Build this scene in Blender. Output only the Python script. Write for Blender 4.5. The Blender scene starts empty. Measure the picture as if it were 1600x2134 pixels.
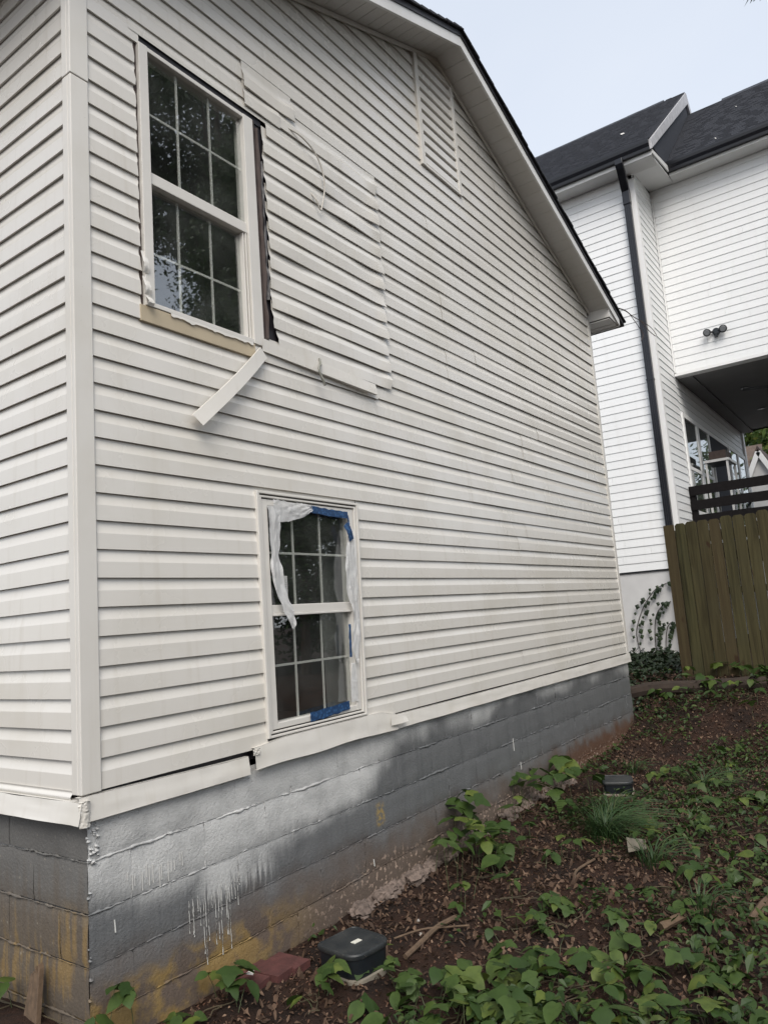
import bpy, bmesh, math, random
import numpy as np
from mathutils import Vector, Matrix, noise as mn

SC = bpy.context.scene
COL = SC.collection
rnd = random.Random(7)
R = math.radians

# ------------------------------------------------------------------ camera
cd = bpy.data.cameras.new('camera')
cam = bpy.data.objects.new('camera', cd)
COL.objects.link(cam)
cd.sensor_fit = 'VERTICAL'
cd.sensor_height = 24.0
cd.lens = 1538.33 / 2134.0 * 24.0
cd.clip_start = 0.05
cd.clip_end = 2000.0
rt = Vector((0.58067386, -0.81071281, -0.07459371))
up = -Vector((0.0724204795, 0.1426957617, -0.9871135668))
fw = Vector((0.8109088348, 0.5677889365, 0.1415718374))
mw = Matrix((rt, up, -fw)).transposed().to_4x4()
mw.translation = Vector((-1.8483, -2.8979, 0.6222))
cam.matrix_world = mw
SC.camera = cam

# ------------------------------------------------------------------ light
SUN = Vector((-0.52, -0.42, 0.70)).normalized()
w = bpy.data.worlds.new('World')
SC.world = w
w.use_nodes = True
wt = w.node_tree
bg = wt.nodes['Background']
sky = wt.nodes.new('ShaderNodeTexSky')
sky.sky_type = 'NISHITA'
sky.sun_disc = False
sky.sun_elevation = math.asin(SUN.z)
sky.sun_rotation = math.atan2(SUN.x, SUN.y)
sky.dust_density = 3.0
sky.air_density = 1.0
sky.ozone_density = 1.0
# a thin even veil of cloud over the clear sky
veil = wt.nodes.new('ShaderNodeMix')
veil.data_type = 'RGBA'
veil.inputs['Factor'].default_value = 0.52
cl = wt.nodes.new('ShaderNodeTexNoise')
cl.inputs['Scale'].default_value = 2.2
cl.inputs['Detail'].default_value = 6
cl.inputs['Distortion'].default_value = 0.4
tc = wt.nodes.new('ShaderNodeTexCoord')
wt.links.new(tc.outputs['Generated'], cl.inputs['Vector'])
cr = wt.nodes.new('ShaderNodeMix')
cr.data_type = 'RGBA'
cr.inputs['A'].default_value = (7.6, 8.2, 9.1, 1)
cr.inputs['B'].default_value = (9.7, 9.9, 10.1, 1)
wt.links.new(cl.outputs['Fac'], cr.inputs['Factor'])
wt.links.new(cr.outputs['Result'], veil.inputs['B'])
wt.links.new(sky.outputs['Color'], veil.inputs['A'])
wt.links.new(veil.outputs['Result'], bg.inputs['Color'])
bg.inputs['Strength'].default_value = 0.10

sl = bpy.data.lights.new('sun', 'SUN')
sl.energy = 1.8
sl.angle = R(35)
sl.color = (1.0, 0.96, 0.9)
so = bpy.data.objects.new('sun', sl)
so.rotation_euler = SUN.to_track_quat('Z', 'Y').to_euler()
COL.objects.link(so)

SC.view_settings.view_transform = 'Standard'
SC.view_settings.look = 'None'
SC.view_settings.gamma = 1
SC.view_settings.exposure = 0.60
SC.view_settings.use_curve_mapping = False
SC.cycles.max_bounces = 8
SC.cycles.transparent_max_bounces = 12

# ------------------------------------------------------------------ helpers
ORG = {}


def nz(x, y=0.0, z=0.0):
    return mn.noise(Vector((x, y, z)))


def tag(o, label=None, cat=None, group=None, kind=None):
    if label: o['label'] = label
    if cat: o['category'] = cat
    if group: o['group'] = group
    if kind: o['kind'] = kind
    return o


def thing(name, label, cat, loc, group=None, rz=0.0):
    o = bpy.data.objects.new(name, None)
    o.empty_display_size = 0.1
    COL.objects.link(o)
    o.location = loc
    o.rotation_euler = (0, 0, rz)
    ORG[o] = Vector(loc)
    return tag(o, label, cat, group)


class MB:
    def __init__(s):
        s.v = []
        s.f = []

    def add(s, vs, fs):
        n = len(s.v)
        s.v.extend(tuple(p) for p in vs)
        s.f.extend(tuple(i + n for i in q) for q in fs)
        return s

    def box(s, x0, x1, y0, y1, z0, z1):
        return s.add([(x0, y0, z0), (x1, y0, z0), (x1, y1, z0), (x0, y1, z0), (x0, y0, z1), (x1, y0, z1), (x1, y1, z1), (x0, y1, z1)],
                     [(0, 3, 2, 1), (4, 5, 6, 7), (0, 1, 5, 4), (1, 2, 6, 5), (2, 3, 7, 6), (3, 0, 4, 7)])

    def bar(s, a, b, wdir, w_, t):
        """a box from a to b, w_ wide along wdir, t thick across"""
        a, b, wd = Vector(a), Vector(b), Vector(wdir)
        d = (b - a).normalized()
        wd = (wd - d * wd.dot(d)).normalized()
        td = d.cross(wd)
        vs = []
        for p in (a, b):
            for su, sv in ((-1, -1), (1, -1), (1, 1), (-1, 1)):
                vs.append(p + wd * (su * w_ / 2) + td * (sv * t / 2))
        return s.add(vs, [(0, 1, 2, 3), (7, 6, 5, 4), (0, 4, 5, 1), (1, 5, 6, 2), (2, 6, 7, 3), (3, 7, 4, 0)])

    def prism(s, poly, ext):
        n = len(poly)
        e = Vector(ext)
        vs = [Vector(p) for p in poly] + [Vector(p) + e for p in poly]
        fs = [tuple(range(n))[::-1], tuple(range(n, 2 * n))]
        fs += [(i, (i + 1) % n, n + (i + 1) % n, n + i) for i in range(n)]
        return s.add(vs, fs)

    def grid(s, fn, nu, nv):
        n = nv + 1
        vs = [fn(i / nu, j / nv) for i in range(nu + 1) for j in range(n)]
        fs = [(i * n + j, (i + 1) * n + j, (i + 1) * n + j + 1, i * n + j + 1) for i in range(nu) for j in range(nv)]
        return s.add(vs, fs)

    def tube(s, pts, rad, n=6, cap=True):
        pts = [Vector(p) for p in pts]
        m = len(pts)
        vs, fs = [], []
        for i, p in enumerate(pts):
            d = (pts[min(i + 1, m - 1)] - pts[max(i - 1, 0)]).normalized()
            u = d.cross(Vector((0, 0, 1)))
            if u.length < 1e-3: u = d.cross(Vector((1, 0, 0)))
            u.normalize()
            v = d.cross(u)
            r = rad[i] if isinstance(rad, (list, tuple)) else rad
            for k in range(n):
                a = 2 * math.pi * k / n
                vs.append(p + (u * math.cos(a) + v * math.sin(a)) * r)
        for i in range(m - 1):
            for k in range(n):
                fs.append((i * n + k, i * n + (k + 1) % n, (i + 1) * n + (k + 1) % n, (i + 1) * n + k))
        if cap:
            fs.append(tuple(range(n))[::-1])
            fs.append(tuple(range((m - 1) * n, m * n)))
        return s.add(vs, fs)

    def warp(s, fn):
        s.v = [tuple(fn(*p)) for p in s.v]
        return s

    def mesh(s, name, mat, o=Vector((0, 0, 0)), smooth=False, angle=30):
        me = bpy.data.meshes.new(name)
        me.from_pydata([(p[0] - o.x, p[1] - o.y, p[2] - o.z) for p in s.v], [], s.f)
        if mat: me.materials.append(mat)
        if smooth:
            me.polygons.foreach_set('use_smooth', [True] * len(me.polygons))
            me.set_sharp_from_angle(angle=R(angle))
        me.update()
        return me

    def build(s, name, mat, parent=None, smooth=False, angle=30, bevel=0.0):
        if parent is not None:
            o = ORG[parent]
        else:
            o = Vector(s.v[0]) if s.v else Vector((0, 0, 0))
            lo = np.array(s.v).min(0); hi = np.array(s.v).max(0)
            o = Vector(((lo[0] + hi[0]) / 2, (lo[1] + hi[1]) / 2, lo[2]))
        ob = bpy.data.objects.new(name, s.mesh(name, mat, o, smooth, angle))
        COL.objects.link(ob)
        if parent is not None:
            ob.parent = parent
        else:
            ob.location = o
        ORG[ob] = o
        if bevel:
            b = ob.modifiers.new('bevel', 'BEVEL')
            b.width = bevel
            b.segments = 2
            b.limit_method = 'ANGLE'
            b.harden_normals = False
        return ob


def part_of(o, parent):
    o.parent = parent
    return o


# ------------------------------------------------------------------ materials
class NT:
    def __init__(s, name):
        s.m = bpy.data.materials.new(name)
        s.m.use_nodes = True
        s.t = s.m.node_tree
        s.b = s.t.nodes['Principled BSDF']
        s.out = s.t.nodes['Material Output']
        s.geo = None

    def n(s, ty, **kw):
        q = s.t.nodes.new('ShaderNode' + ty)
        for k, v in kw.items(): setattr(q, k, v)
        return q

    def link(s, a, b):
        s.t.links.new(a, b)

    def put(s, sock, v):
        if hasattr(v, 'links'):
            s.link(v, sock)
        else:
            if isinstance(v, (tuple, list)) and len(v) == 3 and sock.type == 'RGBA': v = (*v, 1)
            sock.default_value = v

    def pos(s):
        if s.geo is None: s.geo = s.n('NewGeometry')
        return s.geo.outputs['Position']

    def island(s):
        s.pos()
        return s.geo.outputs['Random Per Island']

    def objrand(s):
        return s.n('ObjectInfo').outputs['Random']

    def xyz(s):
        q = s.n('SeparateXYZ')
        s.link(s.pos(), q.inputs[0])
        return q.outputs[0], q.outputs[1], q.outputs[2]

    def m2(s, op, a, b=None, c=None):
        q = s.n('Math', operation=op)
        for i, v in enumerate((a, b, c)):
            if v is not None: s.put(q.inputs[i], v)
        return q.outputs[0]

    def scale(s, v, sc):
        q = s.n('Vector' + 'Math', operation='MULTIPLY')
        s.put(q.inputs[0], v)
        q.inputs[1].default_value = sc
        return q.outputs[0]

    def noise(s, sc, detail=3, v=None, rough=0.55, dist=0.0):
        q = s.n('TexNoise')
        s.put(q.inputs['Vector'], s.pos() if v is None else v)
        q.inputs['Scale'].default_value = sc
        q.inputs['Detail'].default_value = detail
        q.inputs['Roughness'].default_value = rough
        q.inputs['Distortion'].default_value = dist
        return q.outputs['Fac']

    def step(s, f, lo, hi, a=0.0, b=1.0):
        q = s.n('MapRange', interpolation_type='SMOOTHSTEP')
        s.put(q.inputs['Value'], f)
        q.inputs['From Min'].default_value = lo
        q.inputs['From Max'].default_value = hi
        q.inputs['To Min'].default_value = a
        q.inputs['To Max'].default_value = b
        return q.outputs[0]

    def mix(s, f, a, b, blend='MIX'):
        q = s.n('Mix', data_type='RGBA', blend_type=blend)
        s.put(q.inputs['Factor'], f)
        s.put(q.inputs['A'], a)
        s.put(q.inputs['B'], b)
        return q.outputs['Result']

    def bump(s, h, strength=0.3, dist=0.01, nrm=None):
        q = s.n('Bump')
        q.inputs['Strength'].default_value = strength
        q.inputs['Distance'].default_value = dist
        s.put(q.inputs['Height'], h)
        if nrm is not None: s.link(nrm, q.inputs['Normal'])
        s.link(q.outputs[0], s.b.inputs['Normal'])
        return q.outputs[0]

    def done(s, col=None, rough=0.6, metal=0.0, spec=0.5):
        if col is not None: s.put(s.b.inputs['Base Color'], col)
        s.put(s.b.inputs['Roughness'], rough)
        s.put(s.b.inputs['Metallic'], metal)
        s.b.inputs['Specular IOR Level'].default_value = spec
        return s.m


def plain(name, col, rough=0.6, var=0.12, sc=8.0, metal=0.0, spec=0.5, bump=0.0, bsc=40.0):
    t = NT(name)
    f = t.noise(sc, 4)
    c2 = tuple(max(0, c * (1 - 2 * var)) for c in col)
    c3 = tuple(min(1, c * (1 + var)) for c in col)
    if bump: t.bump(t.noise(bsc, 4), bump, 0.004)
    return t.done(t.mix(f, c2, c3), rough, metal, spec)


M = {}


def mat_vinyl(name, col, rough=0.36):
    t = NT(name)
    x, y, z = t.xyz()
    grain = t.noise(1.0, 4, t.scale(t.pos(), (6, 6, 260)))
    dirt = t.noise(1.7, 5)
    streak = t.noise(1.0, 3, t.scale(t.pos(), (22, 22, 1.2)))
    c = t.mix(t.step(dirt, 0.42, 0.75), col, tuple(a * b for a, b in zip(col, (0.90, 0.89, 0.86))))
    c = t.mix(t.step(streak, 0.52, 0.8, 0, 0.55), c, tuple(a * b for a, b in zip(col, (0.86, 0.84, 0.8))))
    sp = t.step(t.noise(70, 2), 0.77, 0.79, 0, 0.6)
    c = t.mix(sp, c, (0.2, 0.17, 0.13))
    wob = t.noise(3.1, 2)
    t.bump(wob, 0.07, 0.02)
    r = t.step(dirt, 0.3, 0.7, rough - 0.04, rough + 0.1)
    return t.done(c, r, spec=0.7)


M['vinyl'] = mat_vinyl('vinyl_siding', (0.625, 0.602, 0.558), 0.22)
M['trim'] = mat_vinyl('painted_trim', (0.62, 0.598, 0.555), 0.42)
M['skirt'] = mat_vinyl('skirt_metal', (0.62, 0.598, 0.555), 0.34)
M['soffit'] = mat_vinyl('soffit_vinyl', (0.56, 0.55, 0.53), 0.5)
M['fascia'] = mat_vinyl('fascia_white', (0.66, 0.66, 0.65), 0.4)
M['frame'] = plain('window_frame_vinyl', (0.62, 0.598, 0.555), 0.42, 0.06, 5)
M['beige'] = plain('bare_sill_board', (0.44, 0.37, 0.26), 0.6, 0.1, 6)
M['black'] = plain('black_paper', (0.02, 0.018, 0.022), 0.45, 0.3, 14, bump=0.5)
M['oldwood'] = plain('weathered_brown_wood', (0.06, 0.040, 0.034), 0.75, 0.3, 14, bump=0.5)
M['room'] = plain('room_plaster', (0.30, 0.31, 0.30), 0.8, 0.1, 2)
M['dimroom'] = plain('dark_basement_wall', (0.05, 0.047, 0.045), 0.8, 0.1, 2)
M['shingle'] = plain('asphalt_shingle', (0.026, 0.027, 0.034), 0.85, 0.4, 60, bump=0.6, bsc=300)
M['nshingle'] = plain('grey_asphalt_shingle', (0.026, 0.030, 0.042), 0.75, 0.35, 22, bump=0.5, bsc=200)
M['wire'] = plain('white_cable', (0.5, 0.47, 0.42), 0.5)
M['wire2'] = plain('grey_cable', (0.22, 0.22, 0.19), 0.5)
M['nwhite'] = plain('white_fibre_cement', (0.78, 0.79, 0.79), 0.5, 0.03, 2)
def mat_plank():
    t = NT('white_fibre_cement')
    c = t.mix(t.objrand(), (0.765, 0.775, 0.775), (0.795, 0.805, 0.805))
    st = t.noise(1.0, 4, t.scale(t.pos(), (9, 9, 0.7)))
    c = t.mix(t.step(st, 0.5, 0.8, 0, 0.45), c, (0.68, 0.68, 0.665))
    t.bump(t.noise(1.0, 3, t.scale(t.pos(), (5, 5, 120))), 0.15, 0.004)
    return t.done(c, 0.5)


M['nwhite'] = mat_plank()
M['ntrim'] = plain('white_trim_board', (0.80, 0.80, 0.79), 0.5, 0.04, 3)
M['ngrey'] = plain('grey_soffit_board', (0.62, 0.62, 0.61), 0.6, 0.06, 2)
M['rake'] = plain('weathered_rake_board', (0.5, 0.5, 0.52), 0.6, 0.25, 9)
M['gutter'] = plain('black_gutter_metal', (0.012, 0.013, 0.018), 0.28, 0.2, 6)
M['stucco'] = plain('pale_stucco', (0.60, 0.595, 0.59), 0.8, 0.08, 3, bump=0.4, bsc=60)
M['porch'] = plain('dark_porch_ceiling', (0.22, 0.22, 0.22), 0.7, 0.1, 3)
M['rail'] = plain('dark_stained_rail', (0.010, 0.0085, 0.009), 0.85, 0.3, 12, spec=0.15, bump=0.3)
M['steel'] = plain('white_steel', (0.55, 0.55, 0.54), 0.4)
M['dark'] = plain('dark_plastic', (0.012, 0.015, 0.018), 0.35, 0.2, 20)
M['navy'] = plain('navy_curtain', (0.008, 0.009, 0.02), 0.8)
M['lens'] = plain('lamp_lens', (0.22, 0.23, 0.24), 0.2)
M['paper'] = plain('white_paper', (0.62, 0.6, 0.56), 0.7)
M['bark'] = plain('bark', (0.075, 0.055, 0.04), 0.9, 0.35, 20, bump=0.8)
M['stick'] = plain('dry_wood', (0.13, 0.085, 0.052), 0.85, 0.35, 30, bump=0.6)
M['twig'] = plain('dark_twig', (0.05, 0.035, 0.028), 0.85, 0.3, 30)
M['brick'] = plain('red_brick', (0.10, 0.034, 0.030), 0.85, 0.4, 16, bump=0.6, bsc=90)
M['lump'] = plain('rough_mortar_lump', (0.19, 0.145, 0.12), 0.92, 0.5, 40, bump=1.0, bsc=90)
M['scrap'] = plain('grey_slate_scrap', (0.17, 0.15, 0.115), 0.8)
M['rot'] = plain('rotten_timber', (0.035, 0.023, 0.016), 0.9, 0.4, 14, bump=0.8)
M['pebble'] = plain('pale_pebble', (0.4, 0.37, 0.33), 0.8)
M['runner'] = plain('brown_green_runner', (0.07, 0.055, 0.03), 0.8)
M['concrete'] = plain('stained_concrete_rim', (0.26, 0.23, 0.18), 0.9, 0.3, 12, bump=0.5)


def mat_glass():
    t = NT('window_glass')
    t.t.nodes.remove(t.b)
    fr = t.n('Fresnel')
    t.pos()
    t.link(t.step(t.geo.outputs['Backfacing'], 0.0, 1.0, 2.25, 1 / 2.25), fr.inputs['IOR'])
    g = t.n('BsdfGlossy')
    g.inputs['Roughness'].default_value = 0.012
    g.inputs['Color'].default_value = (1, 1, 1, 1)
    tr = t.n('BsdfTransparent')
    tr.inputs['Color'].default_value = (0.955, 0.97, 0.965, 1)
    bump = t.n('Bump')
    bump.inputs['Strength'].default_value = 0.02
    bump.inputs['Distance'].default_value = 0.01
    t.put(bump.inputs['Height'], t.noise(2.2, 2))
    t.link(bump.outputs[0], g.inputs['Normal'])
    dirt = t.n('BsdfDiffuse')
    dirt.inputs['Color'].default_value = (0.34, 0.35, 0.33, 1)
    mx = t.n('MixShader')
    t.link(t.m2('MULTIPLY', fr.outputs[0], 0.95), mx.inputs[0])
    t.link(tr.outputs[0], mx.inputs[1])
    t.link(g.outputs[0], mx.inputs[2])
    m2 = t.n('MixShader')
    t.link(t.step(t.noise(3.0, 5), 0.35, 0.8, 0.01, 0.07), m2.inputs[0])
    t.link(mx.outputs[0], m2.inputs[1])
    t.link(dirt.outputs[0], m2.inputs[2])
    t.link(m2.outputs[0], t.out.inputs['Surface'])
    return t.m


M['glass'] = mat_glass()


def mat_foundation():
    t = NT('painted_block')
    x, y, z = t.xyz()
    big = t.noise(1.3, 4)
    mid = t.noise(5.0, 5)
    fine = t.noise(34, 4)
    streak = t.noise(1.0, 4, t.scale(t.pos(), (26, 26, 1.6)))
    drip = t.noise(1.0, 2, t.scale(t.pos(), (48, 48, 0.8)))
    grey = t.mix(mid, (0.105, 0.110, 0.114), (0.165, 0.168, 0.170))
    grey = t.mix(t.step(streak, 0.45, 0.75, 0, 0.5), grey, (0.085, 0.09, 0.095))
    # white overspray: reaches low by the corner window, thin along the rest of the wall
    reach = t.m2('ADD', t.step(x, 1.5, 2.4, -0.50, -0.16), t.step(x, 0.0, 0.4, 0.06, -0.02))
    bumpy = t.m2('MULTIPLY', t.m2('SUBTRACT', big, 0.5), 0.55)
    ragged = t.m2('MULTIPLY', t.m2('SUBTRACT', drip, 0.5), 0.05)
    lim = t.m2('ADD', t.m2('ADD', reach, bumpy), ragged)
    over = t.step(t.m2('SUBTRACT', z, lim), -0.08, 0.10)
    patch = t.step(t.m2('SUBTRACT', 0.25, t.m2('ABSOLUTE', t.m2('SUBTRACT', x, 0.80))), -0.06, 0.10)
    patch = t.m2('MULTIPLY', patch, t.step(t.m2('ADD', z, t.m2('MULTIPLY', t.m2('SUBTRACT', drip, 0.5), 0.35)), -0.66, -0.56))
    patch2 = t.step(t.m2('SUBTRACT', 0.22, t.m2('ABSOLUTE', t.m2('SUBTRACT', x, 0.36))), -0.03, 0.05)
    patch2 = t.m2('MULTIPLY', patch2, t.step(t.m2('ADD', z, t.m2('MULTIPLY', t.m2('SUBTRACT', drip, 0.5), 0.3)), -0.46, -0.38))
    over = t.m2('MAXIMUM', over, t.m2('MULTIPLY', t.m2('MAXIMUM', patch, t.m2('MULTIPLY', patch2, 0.85)), 0.88))
    white = t.mix(mid, (0.46, 0.463, 0.455), (0.58, 0.58, 0.565))
    c = t.mix(t.m2('MULTIPLY', over, t.step(mid, 0.2, 0.6, 0.55, 0.95)), grey, white)
    # splashed soil low down
    soil = t.step(t.m2('ADD', z, t.m2('MULTIPLY', t.m2('SUBTRACT', mid, 0.5), 0.35)), -0.58, -0.92)
    c = t.mix(t.m2('MULTIPLY', soil, 0.85), c, (0.105, 0.072, 0.050))
    och = t.m2('MULTIPLY', t.step(t.m2('ADD', z, t.m2('MULTIPLY', t.m2('SUBTRACT', mid, 0.5), 0.4)), -0.74, -0.84), t.step(mid, 0.42, 0.54))
    och = t.m2('MULTIPLY', och, t.step(x, 1.5, 0.7))
    c = t.mix(och, c, t.mix(fine, (0.20, 0.125, 0.035), (0.27, 0.19, 0.08)))
    spot = t.m2('MULTIPLY', t.step(t.m2('ABSOLUTE', t.m2('SUBTRACT', x, t.m2('ADD', 2.0, t.m2('MULTIPLY', t.m2('SUBTRACT', fine, 0.5), 0.06)))), 0.055, 0.025),
                t.m2('MULTIPLY', t.step(z, -0.66, -0.64), t.step(z, -0.50, -0.54)))
    c = t.mix(t.m2('MULTIPLY', spot, t.step(fine, 0.40, 0.6)), c, (0.30, 0.22, 0.09))
    mud = t.m2('MULTIPLY', t.step(t.m2('ADD', z, t.m2('MULTIPLY', t.m2('SUBTRACT', mid, 0.5), 0.35)), -0.70, -0.84), t.step(t.m2('ADD', x, mid), 4.7, 5.9))
    c = t.mix(t.m2('MULTIPLY', mud, 0.9), c, (0.095, 0.045, 0.024))
    chip = t.m2('MULTIPLY', t.step(fine, 0.56, 0.63), t.step(t.m2('ADD', z, t.m2('MULTIPLY', t.m2('SUBTRACT', big, 0.5), 0.3)), -0.80, -0.90))
    chip = t.m2('MULTIPLY', chip, t.step(t.m2('ADD', x, t.m2('MULTIPLY', big, 1.2)), 1.5, 2.4))
    c = t.mix(t.m2('MULTIPLY', chip, 0.9), c, (0.36, 0.27, 0.21))
    pit = t.step(t.noise(150, 2), 0.30, 0.40)
    h = t.m2('ADD', t.m2('ADD', t.m2('MULTIPLY', t.noise(70, 5), 0.7), t.m2('MULTIPLY', mid, 1.2)), t.m2('MULTIPLY', pit, 0.35))
    t.bump(h, 0.7, 0.008)
    return t.done(c, t.step(z, -0.95, -0.55, 0.85, 0.40), spec=0.5)


M['block'] = mat_foundation()


def mat_leftblock():
    t = NT('stained_block')
    x, y, z = t.xyz()
    mid = t.noise(6.0, 5)
    fine = t.noise(36, 4)
    streak = t.noise(1.0, 4, t.scale(t.pos(), (24, 24, 2.0)))
    c = t.mix(mid, (0.085, 0.082, 0.078), (0.15, 0.145, 0.135))
    lo = t.step(t.m2('ADD', z, t.m2('MULTIPLY', t.m2('SUBTRACT', streak, 0.5), 0.5)), -0.30, -0.62)
    c = t.mix(t.m2('MULTIPLY', lo, 0.8), c, t.mix(fine, (0.07, 0.052, 0.036), (0.12, 0.09, 0.06)))
    och = t.m2('MULTIPLY', t.step(t.m2('ADD', t.m2('MULTIPLY', streak, 0.5), t.m2('MULTIPLY', t.noise(3.2, 4), 0.5)), 0.50, 0.60), t.step(t.m2('ADD', z, t.m2('MULTIPLY', mid, 0.2)), -0.30, -0.48))
    c = t.mix(t.m2('MULTIPLY', och, 0.85), c, t.mix(fine, (0.15, 0.095, 0.03), (0.25, 0.17, 0.075)))
    fl = t.step(fine, 0.66, 0.72, 0, 0.5)
    c = t.mix(fl, c, (0.28, 0.25, 0.2))
    t.bump(t.m2('ADD', t.noise(70, 5), mid), 0.6, 0.006)
    return t.done(c, 0.75)


M['leftblock'] = mat_leftblock()
M['drip'] = plain('white_paint_drip', (0.52, 0.52, 0.50), 0.35)


def mat_soil():
    t = NT('red_clay_soil')
    a = t.noise(1.4, 5)
    b = t.noise(14, 6, rough=0.7)
    c = t.noise(90, 4, rough=0.7)
    col = t.mix(a, (0.027, 0.0145, 0.0098), (0.050, 0.0255, 0.0165))
    col = t.mix(t.step(t.noise(4.0, 5), 0.42, 0.62, 0, 0.8), col, (0.016, 0.011, 0.009))
    col = t.mix(t.step(b, 0.4, 0.7, 0, 0.7), col, (0.020, 0.014, 0.011))
    col = t.mix(t.step(c, 0.62, 0.74, 0, 0.6), col, (0.12, 0.075, 0.05))
    t.bump(t.m2('ADD', t.m2('MULTIPLY', c, 0.5), b), 0.9, 0.03)
    return t.done(col, 0.95, spec=0.2)


M['soil'] = mat_soil()


def mat_leaf(name, c1, c2, c3, trans=0.35, rough=0.5, per='island', veins=False):
    t = NT(name)
    r = t.island() if per == 'island' else t.objrand()
    c = t.mix(t.step(r, 0.0, 0.6), c1, c2)
    c = t.mix(t.step(r, 0.7, 1.0), c, c3)
    c = t.mix(t.step(t.noise(24, 3), 0.35, 0.75, 0, 0.5), c, tuple(a * 0.72 for a in c1))
    t.put(t.b.inputs['Base Color'], c)
    t.b.inputs['Roughness'].default_value = rough
    t.b.inputs['Specular IOR Level'].default_value = 0.35
    tl = t.n('BsdfTranslucent')
    t.link(c, tl.inputs['Color'])
    ms = t.n('MixShader')
    ms.inputs[0].default_value = trans
    t.link(t.b.outputs[0], ms.inputs[1])
    t.link(tl.outputs[0], ms.inputs[2])
    t.link(ms.outputs[0], t.out.inputs['Surface'])
    return t.m


M['leaf'] = mat_leaf('vine_leaf', (0.033, 0.066, 0.014), (0.058, 0.098, 0.021), (0.12, 0.155, 0.030), 0.3, 0.55, 'obj')
M['stem'] = plain('green_stem', (0.06, 0.075, 0.03), 0.7)
M['cover'] = mat_leaf('small_ground_leaf', (0.027, 0.054, 0.014), (0.044, 0.080, 0.019), (0.080, 0.108, 0.026), 0.3)
M['grass'] = mat_leaf('grass_blade', (0.024, 0.055, 0.018), (0.042, 0.082, 0.026), (0.08, 0.11, 0.04), 0.3)
M['litter'] = mat_leaf('dry_leaf', (0.050, 0.030, 0.019), (0.085, 0.050, 0.031), (0.18, 0.115, 0.075), 0.1, 0.8)
M['crumb'] = mat_leaf('soil_crumb', (0.055, 0.028, 0.018), (0.10, 0.05, 0.03), (0.24, 0.16, 0.11), 0.0, 0.9)
M['fol'] = mat_leaf('tree_leaf', (0.022, 0.050, 0.014), (0.038, 0.078, 0.02), (0.06, 0.10, 0.028), 0.35)
M['fol2'] = mat_leaf('yellow_green_tree_leaf', (0.045, 0.085, 0.02), (0.085, 0.13, 0.03), (0.20, 0.20, 0.05), 0.35)  # yellow-green leaf colour of the far trees and cottage roof leaves
M['ivy'] = mat_leaf('ivy_leaf', (0.013, 0.024, 0.010), (0.020, 0.036, 0.014), (0.036, 0.056, 0.022), 0.15)


def mat_fence():
    t = NT('weathered_pine_board')
    r = t.objrand()
    off = t.n('VectorMath', operation='ADD')
    cmb = t.n('CombineXYZ')
    t.link(t.m2('MULTIPLY', r, 30.0), cmb.inputs[2])
    t.link(t.pos(), off.inputs[0])
    t.link(cmb.outputs[0], off.inputs[1])
    v = off.outputs[0]
    gr = t.m2('ADD', t.m2('MULTIPLY', t.noise(1.0, 5, t.scale(v, (40, 40, 1.6)), dist=0.6), 0.45), t.m2('MULTIPLY', t.noise(1.0, 4, t.scale(v, (13, 13, 0.7)), dist=1.2), 0.6))
    gr = t.step(gr, 0.34, 0.68)
    big = t.noise(2.0, 4, v)
    kn = t.step(t.noise(1.0, 1, t.scale(v, (9, 9, 3.2))), 0.70, 0.77)
    c = t.mix(gr, (0.020, 0.0185, 0.0075), (0.064, 0.058, 0.026))
    c = t.mix(t.step(big, 0.4, 0.7, 0, 0.6), c, (0.045, 0.044, 0.022))
    c = t.mix(t.m2('MULTIPLY', r, 0.55), c, (0.060, 0.040, 0.022))
    c = t.mix(t.m2('MULTIPLY', kn, 0.85), c, (0.03, 0.015, 0.008))
    t.bump(gr, 0.4, 0.004)
    return t.done(c, 0.85, spec=0.2)


M['fence'] = mat_fence()


def mat_plastic():
    t = NT('thin_plastic_sheet')
    t.bump(t.noise(28, 4, dist=1.0), 0.6, 0.01)
    t.put(t.b.inputs['Base Color'], (0.72, 0.72, 0.71, 1))
    t.b.inputs['Roughness'].default_value = 0.3
    tl = t.n('BsdfTranslucent')
    tl.inputs['Color'].default_value = (0.8, 0.8, 0.8, 1)
    ms = t.n('MixShader')
    ms.inputs[0].default_value = 0.3
    t.link(t.b.outputs[0], ms.inputs[1])
    t.link(tl.outputs[0], ms.inputs[2])
    tr = t.n('BsdfTransparent')
    m3 = t.n('MixShader')
    m3.inputs[0].default_value = 0.12
    t.link(ms.outputs[0], m3.inputs[1])
    t.link(tr.outputs[0], m3.inputs[2])
    t.link(m3.outputs[0], t.out.inputs['Surface'])
    return t.m


M['plastic'] = mat_plastic()


def mat_tape():
    t = NT('blue_masking_tape')
    v = t.n('TexVoronoi')
    v.inputs['Scale'].default_value = 55
    t.link(t.pos(), v.inputs['Vector'])
    c = t.mix(t.step(v.outputs['Distance'], 0.25, 0.5), (0.030, 0.095, 0.22), (0.012, 0.042, 0.11))
    t.bump(t.noise(60, 3), 0.5, 0.004)
    return t.done(c, 0.55)


M['tape'] = mat_tape()


def mat_sticker():
    t = NT('printed_paper_label')
    x, y, z = t.xyz()
    lines = t.m2('FRACT', t.m2('MULTIPLY', z, 95.0))
    words = t.noise(1.0, 1, t.scale(t.pos(), (190, 1, 95)))
    c = t.mix(t.m2('MULTIPLY', t.step(lines, 0.45, 0.55), t.step(words, 0.42, 0.5, 0, 0.6)), (0.42, 0.42, 0.40), (0.12, 0.12, 0.12))
    return t.done(c, 0.6)


M['sticker'] = mat_sticker()

# ------------------------------------------------------------------ ground
def S(a, b, x):
    t = min(1.0, max(0.0, (x - a) / (b - a)))
    return t * t * (3 - 2 * t)


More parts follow.
